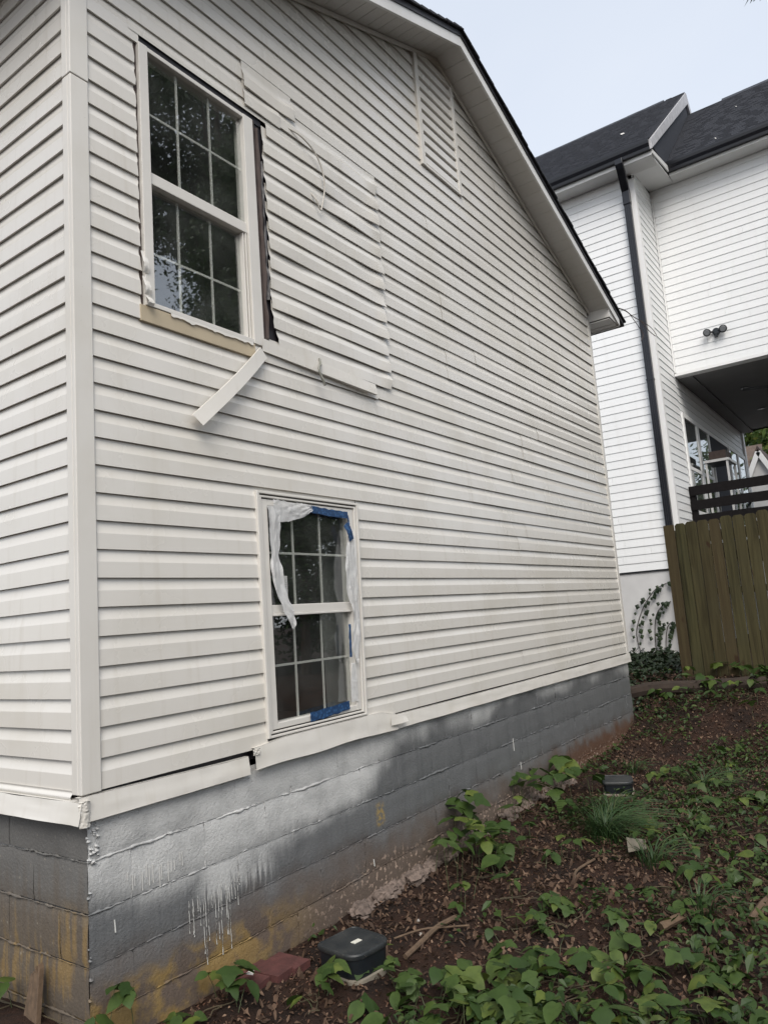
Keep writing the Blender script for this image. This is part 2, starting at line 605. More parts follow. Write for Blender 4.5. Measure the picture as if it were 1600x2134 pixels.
def gz(x, y):
    z = -1.035 + 0.60 * S(6.1, 8.7, x) + 0.13 * S(0.35, -0.15, x) * S(-0.9, 0.0, y)
    z += 0.05 * S(-0.35, 0.0, y) * S(2.0, 3.2, x)
    d = abs(x - 4) + abs(y)
    if d < 25:
        z += 0.035 * nz(x * 0.9, y * 0.9, 3.1) + 0.014 * nz(x * 4.3, y * 4.3, 1.7) + 0.011 * nz(x * 13, y * 13, 8.0)
    return z


def axis(lo, hi, step, far):
    a = list(np.arange(lo, hi + 1e-6, step))
    d = step
    q = hi
    while q < far:
        d *= 1.35
        q += d
        a.append(q)
    d = step
    q = lo
    pre = []
    while q > -far:
        d *= 1.35
        q -= d
        pre.append(q)
    return pre[::-1] + a


gx = axis(-0.6, 9.2, 0.035, 260)
gy = axis(-2.6, 0.8, 0.035, 260)
ny_ = len(gy)
gm = bpy.data.meshes.new('ground')
gm.from_pydata([(x, y, gz(x, y)) for x in gx for y in gy], [],
               [(i * ny_ + j, (i + 1) * ny_ + j, (i + 1) * ny_ + j + 1, i * ny_ + j + 1) for i in range(len(gx) - 1) for j in range(ny_ - 1)])
gm.materials.append(M['soil'])
gm.polygons.foreach_set('use_smooth', [True] * len(gm.polygons))
ground = bpy.data.objects.new('ground', gm)
COL.objects.link(ground)
tag(ground, kind='structure')

# ------------------------------------------------------------------ the near house
E_ = 0.127
W_ = 7.09
RX, RZ, SL = 3.60, 5.65, 0.39
house = thing('gabled_house', 'weathered cream vinyl sided gable house with painted block foundation and two windows', 'house', (3.55, 4.0, -1.1))
XL = -0.010     # plane of the left wall


def rake(x): return RZ - SL * abs(x - RX)


def prof(t):
    if t <= 0.56: return 0.0158 - 0.0018 * t / 0.56
    s = (t - 0.56) / 0.5
    return 0.0020 + 0.0120 * max(0.0, 1 - s / 0.88) ** 1.65


TT = [0.0, 0.28, 0.555, 0.57, 0.64, 0.72, 0.82, 0.94, 1.04, 1.1]


def course(k, a, b, wall='m', zmin=None, zmax=None, dz=0.0, proud=0.0, buckle=0.0, raggedL=0.0, raggedR=0.0, gable=True):
    z0 = k * E_ + dz
    seed = k * 3.7 + a * 1.3
    n = max(3, int((b - a) / 0.09))
    if buckle: n = max(n, int((b - a) / 0.035))
    rows = []
    lo = 0.0 if zmin is None else (zmin - z0) / E_
    hi = 1.16 - min(dz, 0) / E_ if zmax is None else (zmax - z0) / E_
    ts = sorted(set([t for t in TT if lo < t < hi] + [max(lo, 0.0), hi]))
    if ts[0] <= 0.0: rows.append((0.006, 0.0048))
    for t in ts: rows.append((t, None))
    vs = []
    m = len(rows)
    for i in range(n + 1):
        u = i / n
        for (t, p) in rows:
            z = z0 + t * E_
            aa, bb = a, b
            if gable and wall == 'm':
                q = (RZ - min(z, RZ - 0.002)) / SL
                aa, bb = max(a, RX - q), min(b, RX + q)
                if bb <= aa: bb = aa + 1e-4
            x = aa + (bb - aa) * u
            if i == 0 and raggedL: x += raggedL * nz(z * 21, seed)
            if i == n and raggedR: x += raggedR * nz(z * 23, seed)
            pr = prof(t) if p is None else p
            wob = 0.0016 * nz(x * 1.1, seed, t * 0.7) + 0.0009 * nz(x * 4.1, seed)
            if buckle: wob += buckle * (nz(x * 2.6, seed * 0.6, t * 0.6) + 0.5 * S(b - 0.35, b, x) * nz(x * 6, z * 9, 4.0) + 0.25)
            if buckle: wob += 0.016 * S(b - 0.14, b, x) * (0.5 + 1.3 * nz(z * 11, 2.0))
            if t >= 0.9: wob *= 0.3
            zz = z + (0.0016 * nz(x * 0.8, seed, 5.0) if t < 0.5 else 0.0)
            if wall == 'm': vs.append((x, -(pr + proud + wob), zz))
            else: vs.append((XL - (pr + proud + wob), x, zz))
    if wall == 'm':
        fs = [(i * m + j, (i + 1) * m + j, (i + 1) * m + j + 1, i * m + j + 1) for i in range(n) for j in range(m - 1)]
    else:
        fs = [(i * m + j, i * m + j + 1, (i + 1) * m + j + 1, (i + 1) * m + j) for i in range(n) for j in range(m - 1)]
    o = MB().add(vs, fs).build('siding_panel', M['vinyl'], house, True, 170)
    sharp = {j for j, (t, p) in enumerate(rows) if p is not None or t in (0.0, 0.555, 0.57)}
    for ed in o.data.edges:
        a_, b_ = ed.vertices
        if a_ % m == b_ % m and a_ % m in sharp: ed.use_edge_sharp = True
    return o


jr = random.Random(11)
joint = {k: jr.uniform(3.1, 5.6) for k in range(60)}
UW = (0.335, 1.258)
for k in range(0, 45):
    z0, z1 = k * E_, (k + 1) * E_
    xr = 7.06
    sp = []
    jx = joint[k // 2]
    if k <= 10:
        sp.append((0.03, 1.046, {}))
        sp.append((1.915 + 0.05 * k / 10, xr, {}))
        if k == 10: sp.append((1.046, 1.96, dict(zmin=1.374)))
    elif 17 <= k <= 29:
        if k == 17:
            sp += [(0.03, 0.335, dict(raggedR=0.01)), (1.09, 2.30, dict(dz=-0.01, proud=0.002)), (2.28, xr, {})]
        elif k == 29:
            sp += [(0.03, UW[0] + 0.02, dict(raggedR=0.02)), (0.30, 1.60, dict(zmin=3.735, proud=0.003)), (1.29, 2.46, dict(dz=-0.036, proud=0.010, buckle=0.008, raggedR=0.02)), (2.43, xr, {})]
        else:
            sp += [(0.03, UW[0], dict(raggedR=0.012)),
                   (UW[1] + (0.035 if k == 18 else 0), 2.46 + 0.01 * (k % 2), dict(dz=-0.036, proud=0.010, buckle=0.010, raggedL=0.010, raggedR=0.022)), (2.43, xr, {})]
    elif k == 30:
        sp += [(0.03, 1.14, {}), (1.11, 1.42, dict(dz=-0.045, proud=0.010, buckle=0.006)), (1.40, 2.47, dict(dz=-0.034, proud=0.009, buckle=0.007, raggedR=0.02)), (2.44, xr, {})]
    elif k == 31:
        sp += [(0.03, 1.13, {}), (1.11, 1.56, dict(dz=-0.05, proud=0.012, buckle=0.007, raggedR=0.03)), (1.53, xr, {})]
    elif k >= 35:
        sp += [(0.03, 3.235, {}), (3.86, xr, {})]
    else:
        sp.append((0.03, xr, {}))
    for a, b, kw in sp:
        if z0 > RZ - 0.01: continue
        q = (RZ - z0) / SL
        if min(b, RX + q) - max(a, RX - q) < 0.03: continue
        if a < jx - 0.3 and b > jx + 0.3 and k % 4 in (0, 1, 2):
            course(k, a, jx + 0.02, **kw)
            course(k, jx, b, proud=0.003)
        else:
            course(k, a, b, **kw)
for k in range(0, 34):
    course(k, 0.03, 8.0, wall='l')

PX, PY = -0.038, 0.045
# corner post, two lengths with a seam
for (za, zb, g) in ((-0.005, 3.268, 0.0), (3.272, 4.35, 0.002)):
    m = MB()
    m.box(PX - g, 0.056 + g, -0.0235 - g, 0.0, za, zb)
    m.box(PX - g, XL + 0.01, 0.0, PY, za, zb)
    m.build('corner_post', M['trim'], house, bevel=0.004)
m = MB()
m.box(7.045, 7.118, -0.022, 0.0, -0.03, 4.16)
m.box(7.09, 7.118, 0.0, 0.08, -0.03, 4.16)
m.build('corner_post', M['trim'], house, bevel=0.003)

# sheathing behind the siding, open at the windows
m = MB()
for x0, x1, z0, z1 in ((0, 0.345, -0.12, 4.28), (0.345, 1.05, -0.12, 2.22), (1.18, W_, 1.40, 4.28), (1.05, 1.18, 1.40, 2.22), (0.345, 1.18, 3.70, 4.28), (1.93, W_, -0.12, 1.40), (1.05, 1.93, -0.12, 0.05)):
    m.box(x0, x1, 0.012, 0.05, z0, z1)
m.prism([(RX - (RZ - 4.28) / SL, 0.012, 4.28), (RX + (RZ - 4.28) / SL, 0.012, 4.28), (RX, 0.012, RZ)], (0, 0.038, 0))
m.box(XL + 0.01, XL + 0.04, 0.05, 8.0, -0.12, 4.30)
m.build('sheathing', M['black'], house)
m = MB()
m.box(7.06, W_, 0.08, 8.0, -1.3, 4.28)
m.build('side_wall', M['vinyl'], house)
m = MB()
m.prism([(0, 8.0, -1.3), (W_, 8.0, -1.3), (W_, 8.0, 4.28), (RX, 8.0, RZ), (0, 8.0, 4.25)], (0, 0.05, 0))
m.build('rear_wall', M['vinyl'], house)

# small torn panel ends
for (x, z, w_, h, dy) in ((0.352, 2.46, 0.032, 0.12, -0.03), (0.356, 2.335, 0.036, 0.10, -0.034), (0.362, 2.255, 0.034, 0.06, -0.045)):
    m = MB()
    m.grid(lambda u, v: (x + (u - .5) * w_ + 0.006 * nz(v * 5, x * 9), dy - 0.012 * math.sin(v * 5) + 0.006 * nz(u * 3, v * 6, z), z + (v - .5) * h), 4, 8)
    m.build('panel_scrap', M['vinyl'], house, True)

# ---- upper window
UWx = MB  # alias only for readability of the boxes below


def window_unit(fr, glass_u, glass_l, bars, warp=None, ysash=0.0, label=None):
    wroot = MB()
    for bx in fr: wroot.box(*bx)
    if warp: wroot.warp(warp)
    wo = wroot.build('window', M['frame'], house, bevel=0.003)
    if label: wo['label'] = label
    for (x0, x1, z0, z1, y) in (glass_u, glass_l):
        g = MB().box(x0, x1, y, y + 0.004, z0, z1)
        if warp: g.warp(warp)
        g.build('pane', M['glass'], wo)
    for (x0, x1, z0, z1, y) in bars:
        g = MB().box(x0, x1, y, y + 0.006, z0, z1)
        if warp: g.warp(warp)
        g.build('glazing_bar', M['frame'], wo)
    return wo


def room(x0, x1, z0, z1, d, m_):
    m = MB()
    a, b = 0.09, d
    m.add([(x0, a, z0), (x1, a, z0), (x1, b, z0), (x0, b, z0), (x0, a, z1), (x1, a, z1), (x1, b, z1), (x0, b, z1)],
          [(0, 1, 2, 3), (7, 6, 5, 4), (3, 2, 6, 7), (0, 3, 7, 4), (2, 1, 5, 6)])
    return m.build('interior_wall', m_, house)


fr = [(0.352, 0.408, -0.026, 0.06, 2.236, 3.69), (1.092, 1.172, -0.026, 0.06, 2.236, 3.69),
      (0.408, 1.092, -0.024, 0.06, 3.664, 3.689), (0.408, 1.092, -0.024, 0.06, 2.238, 2.262),
      (0.408, 1.092, -0.012, 0.05, 2.918, 2.982),
      (0.408, 0.420, 0.004, 0.05, 2.262, 2.918), (1.062, 1.070, -0.004, 0.05, 2.262, 2.918), (1.078, 1.086, -0.010, 0.05, 2.262, 2.918)]
bars = [(0.615, 0.629, 2.982, 3.664, 0.012), (0.845, 0.859, 2.982, 3.664, 0.012), (0.408, 0.615, 3.326, 3.339, 0.012), (0.629, 0.845, 3.326, 3.339, 0.012), (0.859, 1.092, 3.326, 3.339, 0.012),
        (0.612, 0.626, 2.262, 2.918, 0.034), (0.838, 0.852, 2.262, 2.918, 0.034), (0.42, 0.612, 2.556, 2.569, 0.034), (0.626, 0.838, 2.556, 2.569, 0.034), (0.852, 1.062, 2.556, 2.569, 0.034)]
win_u = window_unit(fr, (0.408, 1.092, 2.982, 3.664, 0.004), (0.42, 1.062, 2.262, 2.918, 0.026), bars, label='upper sash window with bare beige sill')
room(0.07, 2.2, 1.9, 4.1, 1.6, M['room'])
MB().box(0.322, 1.10, -0.021, 0.02, 2.150, 2.2345).build('sill_board', M['beige'], house, bevel=0.002)
m = MB()
m.grid(lambda u, v: (0.50 + 0.58 * u, -0.0275 - 0.002 * v, 2.238 - v * (0.016 + 0.016 * max(0, nz(u * 7, 2.0)) + 0.010 * nz(u * 19, 5))), 40, 3)
m.build('caulk_bead', M['frame'], house, True)
# dark gaps where the casing was pulled off
MB().box(0.330, 1.262, -0.006, 0.011, 3.692, 3.752).build('head_flashing', M['black'], house)
MB().box(0.326, 0.351, -0.002, 0.011, 2.24, 3.70).build('torn_flashing', M['oldwood'], house)
m = MB()
m.box(1.173, 1.196, -0.012, 0.011, 2.215, 3.70)
m.build('wood_strip', M['oldwood'], house)
MB().box(1.197, 1.300, 0.001, 0.011, 2.215, 3.72).build('house_wrap', M['black'], house)
for (x0, x1, za, zb, sd) in ((1.205, 1.232, 2.30, 3.66, 1.0), (1.230, 1.256, 2.55, 3.45, 7.0)):
    m = MB()
    m.grid(lambda u, v: (x0 + (x1 - x0) * u + 0.006 * nz(v * 9, sd), -0.004 - 0.018 * math.sin(u * 3.1) - 0.010 * nz(u * 2, v * 14, sd), za + (zb - za) * v), 6, 60)
    m.build('torn_flashing', M['black'] if sd > 5 else M['oldwood'], house, True)

# ---- lower window
lean = lambda x, y, z: (x + 0.05 * ((x - 1.042) / 0.87) * ((z - 0.04) / 1.33), y, z)
fr = []
o = [(1.042, 1.912, 0.036, 1.372, -0.030, -0.004, 0.018), (1.064, 1.890, 0.056, 1.350, -0.024, 0.0, 0.016), (1.084, 1.870, 0.074, 1.331, -0.015, 0.06, 0.045)]
for (x0, x1, z0, z1, ya, yb, wd) in o:
    fr += [(x0, x0 + wd, ya, yb, z0, z1), (x1 - wd, x1, ya, yb, z0, z1), (x0 + wd, x1 - wd, ya + 0.001, yb, z1 - wd * 0.8, z1), (x0 + wd, x1 - wd, ya + 0.001, yb, z0, z0 + wd * 0.7)]
fr += [(1.129, 1.825, -0.004, 0.05, 0.690, 0.738), (1.129, 1.825, -0.010, 0.05, 0.676, 0.690)]
gz0, gz1 = 0.108, 1.295
bars = [(1.342, 1.356, 0.738, gz1, 0.016), (1.575, 1.589, 0.738, gz1, 0.016), (1.129, 1.342, 1.026, 1.039, 0.016), (1.356, 1.575, 1.026, 1.039, 0.016), (1.589, 1.825, 1.026, 1.039, 0.016),
        (1.342, 1.356, gz0, 0.676, 0.036), (1.575, 1.589, gz0, 0.676, 0.036), (1.129, 1.342, 0.398, 0.411, 0.036), (1.356, 1.575, 0.398, 0.411, 0.036), (1.589, 1.825, 0.398, 0.411, 0.036)]
win_l = window_unit(fr, (1.129, 1.825, 0.738, gz1, 0.008), (1.129, 1.825, gz0, 0.676, 0.028), bars, warp=lean, label='lower sash window with torn plastic and blue tape')
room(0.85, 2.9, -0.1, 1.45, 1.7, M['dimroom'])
m = MB().box(1.95, 2.45, 0.30, 0.33, -0.08, 1.42)
m.build('interior_curtain', M['room'], house)

# skirt strips over the top of the foundation
def strip(a, b, zt, zb, ya, yb, name='skirt_trim', end=None, mat='skirt', n=60, sd=0.0):
    def fn(u, v):
        x = a + (b - a) * u
        t = zt(x) + (zb(x) - zt(x)) * v
        y = ya + (yb - ya) * v - 0.004 * nz(x * 2.1, v * 2, sd) - 0.003 * nz(x * 9, v * 3, sd)
        t += 0.003 * nz(x * 3, 2.2 + v, sd)
        return (x, y, t)
    m = MB()
    m.grid(fn, n, 5)
    m.grid(lambda u, v: (a + (b - a) * u, ya + 0.03 * v, zt(a + (b - a) * u) + 0.003 * nz((a + (b - a) * u) * 3, 2.2, sd) + 0.001), n, 1)
    m.grid(lambda u, v: (a + (b - a) * u, yb + 0.022 * v - 0.004 * nz((a + (b - a) * u) * 2.1, 2, sd) * (1 - v), zb(a + (b - a) * u) + 0.003 * nz((a + (b - a) * u) * 3, 3.2, sd)), n, 1)
    return m.build(name, M[mat], house, True, 40)


strip(-0.05, 0.895, lambda x: -0.012 - 0.012 * S(0.0, 0.9, x), lambda x: -0.110 - 0.004 * x, -0.022, -0.034, sd=1)
strip(0.925, 2.20, lambda x: 0.030 - 0.030 * S(2.0, 2.2, x) - 0.02 * S(1.2, 0.9, x), lambda x: -0.094 + 0.012 * nz(x * 2), -0.034, -0.048, sd=2)
strip(2.10, 7.135, lambda x: -0.010 - 0.004 * S(2.1, 3.0, x), lambda x: -0.098 - 0.012 * S(4, 7, x), -0.022, -0.036, sd=3, n=120)
m = MB()
m.grid(lambda u, v: (2.12 + 0.16 * u, -0.052 - 0.012 * math.sin(u * 2.6) - 0.02 * u * v, -0.01 - 0.012 * u - 0.055 * v * (1 - 0.35 * u)), 10, 4)
m.build('bent_trim_end', M['skirt'], house, True)
m = MB()
m.grid(lambda u, v: (0.905 + 0.05 * u, -0.048 - 0.008 * nz(u * 4, v * 4), 0.008 - 0.030 * v + 0.005 * nz(u * 6, v * 5, 3)), 8, 6)
m.build('bent_trim_end', M['skirt'], house, True)


def lstrip():
    m = MB()
    f = lambda y: 0.004 * nz(y * 2.4, 3) + 0.003 * nz(y * 9, 1)
    m.grid(lambda u, v: (-0.050 - 0.018 * v - f(7.9 * u + v), -0.045 + 8.0 * u, -0.030 - 0.085 * v - 0.006 * nz(u * 40, v * 3, 7)), 160, 5)
    m.grid(lambda u, v: (-0.050 + 0.040 * v, -0.045 + 8.0 * u, -0.028 + 0.004 * v), 80, 1)
    m.grid(lambda u, v: (-0.036 - 0.006 * math.sin(v * 6), 0.05 + 7.8 * u, -0.026 + 0.036 * v), 40, 8)
    return m.build('skirt_trim', M['skirt'], house, True, 40)


lstrip()

# torn, bunched sealant at the corner
m = MB()
m.grid(lambda u, v: (-0.058 + 0.05 * u + 0.005 * nz(v * 9, u * 3), -0.034 - 0.010 * math.sin(u * 3.1) - 0.005 * nz(v * 12, u * 4), -0.022 - 0.105 * v), 8, 24)
m.build('corner_patch', M['skirt'], house, True)

# ---- foundation
JZ = [-0.075, -0.275, -0.478, -0.681, -0.884, -1.087, -1.29]
br = random.Random(4)


def block(x0, x1, z0, z1, left=False):
    nu, nv = 10, 6
    sd = br.uniform(0, 50)
    oy = br.uniform(-0.0008, 0.0008)
    def fn(u, v):
        x = x0 + (x1 - x0) * u
        z = z0 + (z1 - z0) * v
        e = min(u, 1 - u) * (x1 - x0)
        e2 = min(v, 1 - v) * (z1 - z0)
        d = min(e, e2)
        y = oy + 0.0045 * (1 - S(0, 0.016, e2)) + 0.0005 * (1 - S(0, 0.012, e)) - 0.003 * nz(x * 5, z * 5, sd) - 0.0015 * nz(x * 19, z * 19, 2)
        return (-0.003 + y, x, z) if left else (x, y, z)
    m = MB()
    m.grid(fn, nu, nv)
    if left:
        m.f = [q[::-1] for q in m.f]
    return m.build('concrete_block', M['leftblock' if left else 'block'], house, True, 60)


for r in range(6):
    zt, zb = JZ[r], JZ[r + 1]
    off = 0.406 if r % 2 == 0 else 0.203
    xs = [0.0]
    q = off
    while q < W_ - 0.02:
        xs.append(q)
        q += 0.406
    xs.append(W_)
    for a, b in zip(xs[:-1], xs[1:]):
        block(a + 0.0004, b - 0.0004, zb + 0.002, zt - 0.002)
    offl = 0.203 if r % 2 == 0 else 0.406
    ys = [0.0]
    q = offl
    while q < 3.0:
        ys.append(q)
        q += 0.406
    for a, b in zip(ys[:-1], ys[1:]):
        block(a + 0.0004, b - 0.0004, zb + 0.002, zt - 0.002, True)
    # lumpy mortar squeezed out along the joints
    if 0 < r:
        for left in (False, True):
            L_ = 3.0 if left else W_
            n = int(L_ / 0.009)
            pts, rad = [], []
            for i in range(n + 1):
                x = L_ * i / n
                z = zt + 0.007 * nz(x * 2.0, r * 3.1) + 0.006 * nz(x * 11, r, 2) + 0.004 * nz(x * 34, r, 6)
                g = nz(x * 3.3, r * 7.7, 1.5 if left else 0) + 0.7 * nz(x * 15, r * 2.2) + 0.7 * nz(x * 44, r * 5.2)
                rr = 0.0026 + 0.0046 * max(-0.75, min(1.4, g * 1.5))
                pts.append((-0.004, x, z) if left else (x, 0.0025, z))
                rad.append(max(0.0012, rr))
            MB().tube(pts, rad, 7).build('mortar_joint', M['leftblock' if left else 'block'], house, True, 60)
    for x in xs[1:-1]:
        pts, rad = [], []
        for i in range(9):
            z = zb + (zt - zb) * i / 8
            pts.append((x + 0.004 * nz(z * 14, x), 0.0022, z))
            rad.append(0.0022 + 0.0020 * nz(z * 25, x * 3))
        MB().tube(pts, rad, 6).build('upright_mortar_joint', M['block'], house, True, 60)
m = MB()
m.box(0.012, W_ - 0.012, 0.012, 0.2, -1.6, -0.05)
m.box(0.010, 0.2, 0.2, 8.0, -1.6, -0.05)
m.box(W_ - 0.2, W_ + 0.0, 0.012, 8.0, -1.6, -0.05)
m.build('foundation_core', M['block'], house)
m = MB()   # lumps on the corner edge
for i in range(46):
    z = -0.11 - 0.20 * rnd.random() if i < 36 else -0.1 - rnd.random() * 0.8
    s_ = rnd.uniform(0.004, 0.011)
    p = Vector((rnd.uniform(-0.006, 0.045 if i < 36 else 0.004), -0.001, z))
    m.tube([p + Vector((0, 0, -s_)), p + Vector((0.002, -0.003, 0)), p + Vector((0, 0, s_))], [s_ * .4, s_, s_ * .4], 6)
m.build('crumbled_corner', M['block'], house, True)

# runs of white paint
m = MB()
dr = random.Random(5)
for i in range(20):
    x = 0.50 + 0.32 * i / 19 + dr.uniform(-0.007, 0.007)
    zt = -0.60 + dr.uniform(-0.02, 0.02) + 0.08 * (x - 0.5)
    ln = (dr.uniform(0.2, 0.36) if 3 < i < 16 and i % 4 else dr.uniform(0.06, 0.16))
    n = 10
    m.tube([(x + 0.004 * nz(j * 0.5, i), -0.0026 - 0.0012 * (j > 1), zt - ln * j / n) for j in range(n + 1)], [0.0008 + 0.0008 * min(1, j / 2) + 0.0007 * (j == n) for j in range(n + 1)], 5)
for i in range(14):
    x = 0.18 + 0.30 * i / 13 + dr.uniform(-0.008, 0.008)
    zt = -0.375 + dr.uniform(-0.02, 0.01)
    ln = dr.uniform(0.03, 0.09)
    m.tube([(x, -0.0045, zt - ln * j / 5) for j in range(6)], [0.0022, 0.002, 0.002, 0.0018, 0.0018, 0.0022], 5)
for (x, z, ln) in ((0.115, -0.535, 0.05), (3.9, -0.45, 0.10), (4.0, -0.66, 0.06), (1.9, -0.82, 0.04)):
    m.tube([(x + 0.004 * j / 4, -0.0045, z - ln * j / 4) for j in range(5)], 0.0036, 5)
tag(m.build('paint_drips', M['drip'], house, True), kind='stuff')

# ---- roof of the near house
DY = -0.28
def roof_side(sg):
    xe = RX + sg * 4.02 if sg > 0 else RX - 4.02
    ln = 4.02
    n = 29
    for i in range(n):
        d0, d1 = ln * (n - i) / n + 0.02, ln * (n - i - 1) / n - 0.06
        a = RX + sg * d0
        b = RX + sg * max(d1, -0.02)
        za, zb = RZ + 0.115 - SL * d0, RZ + 0.115 - SL * max(d1, -0.02)
        y0 = DY - 0.05 - 0.010 * rnd.random()
        lift = 0.010
        m = MB()
        m.prism([(a, y0, za + lift), (b, y0, zb), (b, y0, zb + 0.012), (a, y0, za + lift + 0.018)], (0, 8.6, 0))
        m.build('shingle', M['shingle'], house)
    m = MB()
    m.prism([(RX, DY - 0.03, RZ + 0.065), (xe, DY - 0.03, RZ + 0.065 - SL * ln), (xe, DY - 0.03, RZ + 0.112 - SL * ln), (RX, DY - 0.03, RZ + 0.112)], (0, 8.55, 0))
    m.build('roof_deck', M['black'], house)
    # fascia along the rake
    e = RX + sg * 3.86
    m = MB()
    m.prism([(RX, DY - 0.02, RZ - 0.035), (e, DY - 0.02, RZ - 0.035 - SL * 3.86), (e, DY - 0.02, RZ + 0.085 - SL * 3.86), (RX, DY - 0.02, RZ + 0.085)], (0, 0.022, 0))
    m.build('rake_fascia', M['fascia'], house, bevel=0.002)
    # soffit boards across the rake overhang
    np_ = 26
    for i in range(np_):
        d0, d1 = 3.60 * i / np_ + (0.0015 if i else 0), 3.60 * (i + 1) / np_ - 0.0025
        a, b = RX + sg * d0, RX + sg * d1
        m = MB()
        m.prism([(a, DY + 0.003, RZ - SL * d0), (b, DY + 0.003, RZ - SL * d1), (b, DY + 0.003, RZ - SL * d1 + 0.012), (a, DY + 0.003, RZ - SL * d0 + 0.012)], (0, 0.30, 0))
        m.build('soffit_board', M['soffit'], house)
    # trim where soffit meets siding
    m = MB()
    e2 = RX + sg * 3.52
    m.prism([(RX, -0.038, RZ - 0.042), (e2, -0.038, RZ - 0.042 - SL * 3.52), (e2, -0.038, RZ - 0.004 - SL * 3.52), (RX, -0.038, RZ - 0.004)], (0, 0.016, 0))
    m.build('rake_trim', M['trim'], house, bevel=0.003)
    # boxed eave end
    wx = 7.125 if sg > 0 else -0.06
    ox = wx + sg * 0.345
    zt0, zt1 = RZ - SL * abs(wx - RX), RZ - SL * abs(ox - RX)
    zb_ = 4.125
    m = MB()
    m.prism([(wx, DY, zt0 - 0.002), (ox, DY, zt1 - 0.002), (ox, DY, zb_), (wx, DY, zb_ + 0.02)], (0, 0.012, 0))
    m.prism([(wx, DY + 0.012, zt0 - 0.004), (wx, DY + 0.012, zb_ + 0.02), (wx, 0.06, zb_ + 0.02), (wx, 0.06, zt0 - 0.004)], (sg * 0.012, 0, 0))
    m.build('eave_return', M['soffit'], house, bevel=0.002)
    m = MB()
    for j in range(3):
        a = wx + sg * (0.014 + 0.11 * j)
        m.box(min(a, a + sg * 0.104), max(a, a + sg * 0.104), DY + 0.013, 8.2, zb_ - 0.002 + 0.004 * (j % 2), zb_ + 0.010)
    m.build('eave_soffit', M['soffit'], house)
    m = MB()
    m.box(min(ox, ox + sg * 0.018), max(ox, ox + sg * 0.018), DY, 8.25, zb_ - 0.012, zb_ + 0.145)
    m.build('eave_fascia', M['fascia'], house)


roof_side(1)
roof_side(-1)

# ---- gable vent
m = MB()
m.box(3.205, 3.262, -0.036, -0.004, 4.405, 5.472)
m.box(3.835, 3.885, -0.036, -0.004, 4.405, 5.50)
m.box(3.262, 3.835, -0.034, -0.004, 4.405, 4.432)
vent = m.build('gable_vent', M['trim'], house, bevel=0.004)
vent['label'] = 'louvred vent under the roof peak'
for i in range(13):
    z = 4.434 + 0.104 * i
    m = MB()
    xr_ = min(3.834, RX + (RZ - z - 0.03) / SL)
    if xr_ < 3.35: break
    m.add([(3.263, -0.030, z + 0.006), (xr_, -0.030, z + 0.006), (xr_, -0.026, z + 0.075), (3.263, -0.026, z + 0.075), (3.263, -0.006, z + 0.106), (xr_, -0.006, z + 0.106), (3.263, -0.008, z + 0.004), (xr_, -0.008, z + 0.004)],
          [(0, 1, 2, 3), (3, 2, 5, 4), (6, 7, 1, 0)])
    m.build('louvre', M['vinyl'], vent)

# loose strip of sill trim under the patched siding
m = MB()
def st(u, v):
    x = 1.15 + 1.09 * u
    zb = 2.205 - 0.045 * u
    return (x, -0.030 - 0.016 * u - 0.012 * (1 - v) * u + 0.003 * nz(x * 5, v * 3), zb + 0.078 * v)
m.grid(st, 30, 4)
m.grid(lambda u, v: (1.15 + 1.09 * u, -0.030 - 0.028 * u + 0.022 * v, 2.205 - 0.045 * u), 30, 1)
m.build('sill_trim', M['vinyl'], house, True, 40)

# ------------------------------------------------------------------ loose things on the near house
m = MB()
a, b = Vector((1.148, -0.040, 2.19)), Vector((0.612, -0.080, 1.685))
d = (b - a)
pn = Vector((-d.z, 0, d.x)).normalized()
m.grid(lambda u, v: a + d * u + pn * (0.072 * (v - 0.5)) + Vector((0, -0.012 * math.sin(u * 4) - 0.016 * (v - 0.5) * u, 0)) + pn * (0.006 * math.sin(u * 3.1)), 20, 4)
m.grid(lambda u, v: a + d * u + pn * (-0.036 + 0.006 * math.sin(u * 3.1)) + Vector((0, 0.014 * v - 0.012 * math.sin(u * 4) + 0.008 * u, 0)), 20, 1)
m.grid(lambda u, v: a + d * u + pn * (0.036 + 0.006 * math.sin(u * 3.1)) + Vector((0, 0.014 * v - 0.012 * math.sin(u * 4) - 0.008 * u, 0)), 20, 1)
tag(m.build('trim_strip', M['trim'], None, True, 40), 'pale strip of window trim dangling at a slant from the corner of the upper window', 'trim')

def spline(pts, n=8):
    out = []
    P = [Vector(p) for p in pts]
    P = [P[0]] + P + [P[-1]]
    for i in range(1, len(P) - 2):
        for j in range(n):
            t = j / n
            p0, p1, p2, p3 = P[i - 1], P[i], P[i + 1], P[i + 2]
            out.append(0.5 * ((2 * p1) + (-p0 + p2) * t + (2 * p0 - 5 * p1 + 4 * p2 - p3) * t * t + (-p0 + 3 * p1 - 3 * p2 + p3) * t ** 3))
    out.append(P[-2])
    return out


m = MB().tube(spline([(1.50, -0.02, 3.815), (1.60, -0.05, 3.79), (1.72, -0.06, 3.73), (1.79, -0.06, 3.62), (1.80, -0.055, 3.50), (1.765, -0.05, 3.36), (1.745, -0.05, 3.34), (1.715, -0.05, 3.39), (1.69, -0.02, 3.45)]), 0.0055, 7)
tag(m.build('cable', M['wire'], None, True), 'thin white cable looping out of the patched siding beside the upper window', 'cable')
m = MB().tube(spline([(1.66, -0.03, 2.285), (1.64, -0.055, 2.235), (1.595, -0.075, 2.195), (1.61, -0.08, 2.14), (1.655, -0.07, 2.10)]), 0.0075, 7)
m.tube(spline([(1.60, -0.075, 2.16), (1.615, -0.09, 2.12), (1.63, -0.085, 2.085)]), 0.006, 6)
tag(m.build('cable', M['wire2'], None, True), 'short grey cable stub poking out over the loose sill trim', 'cable')


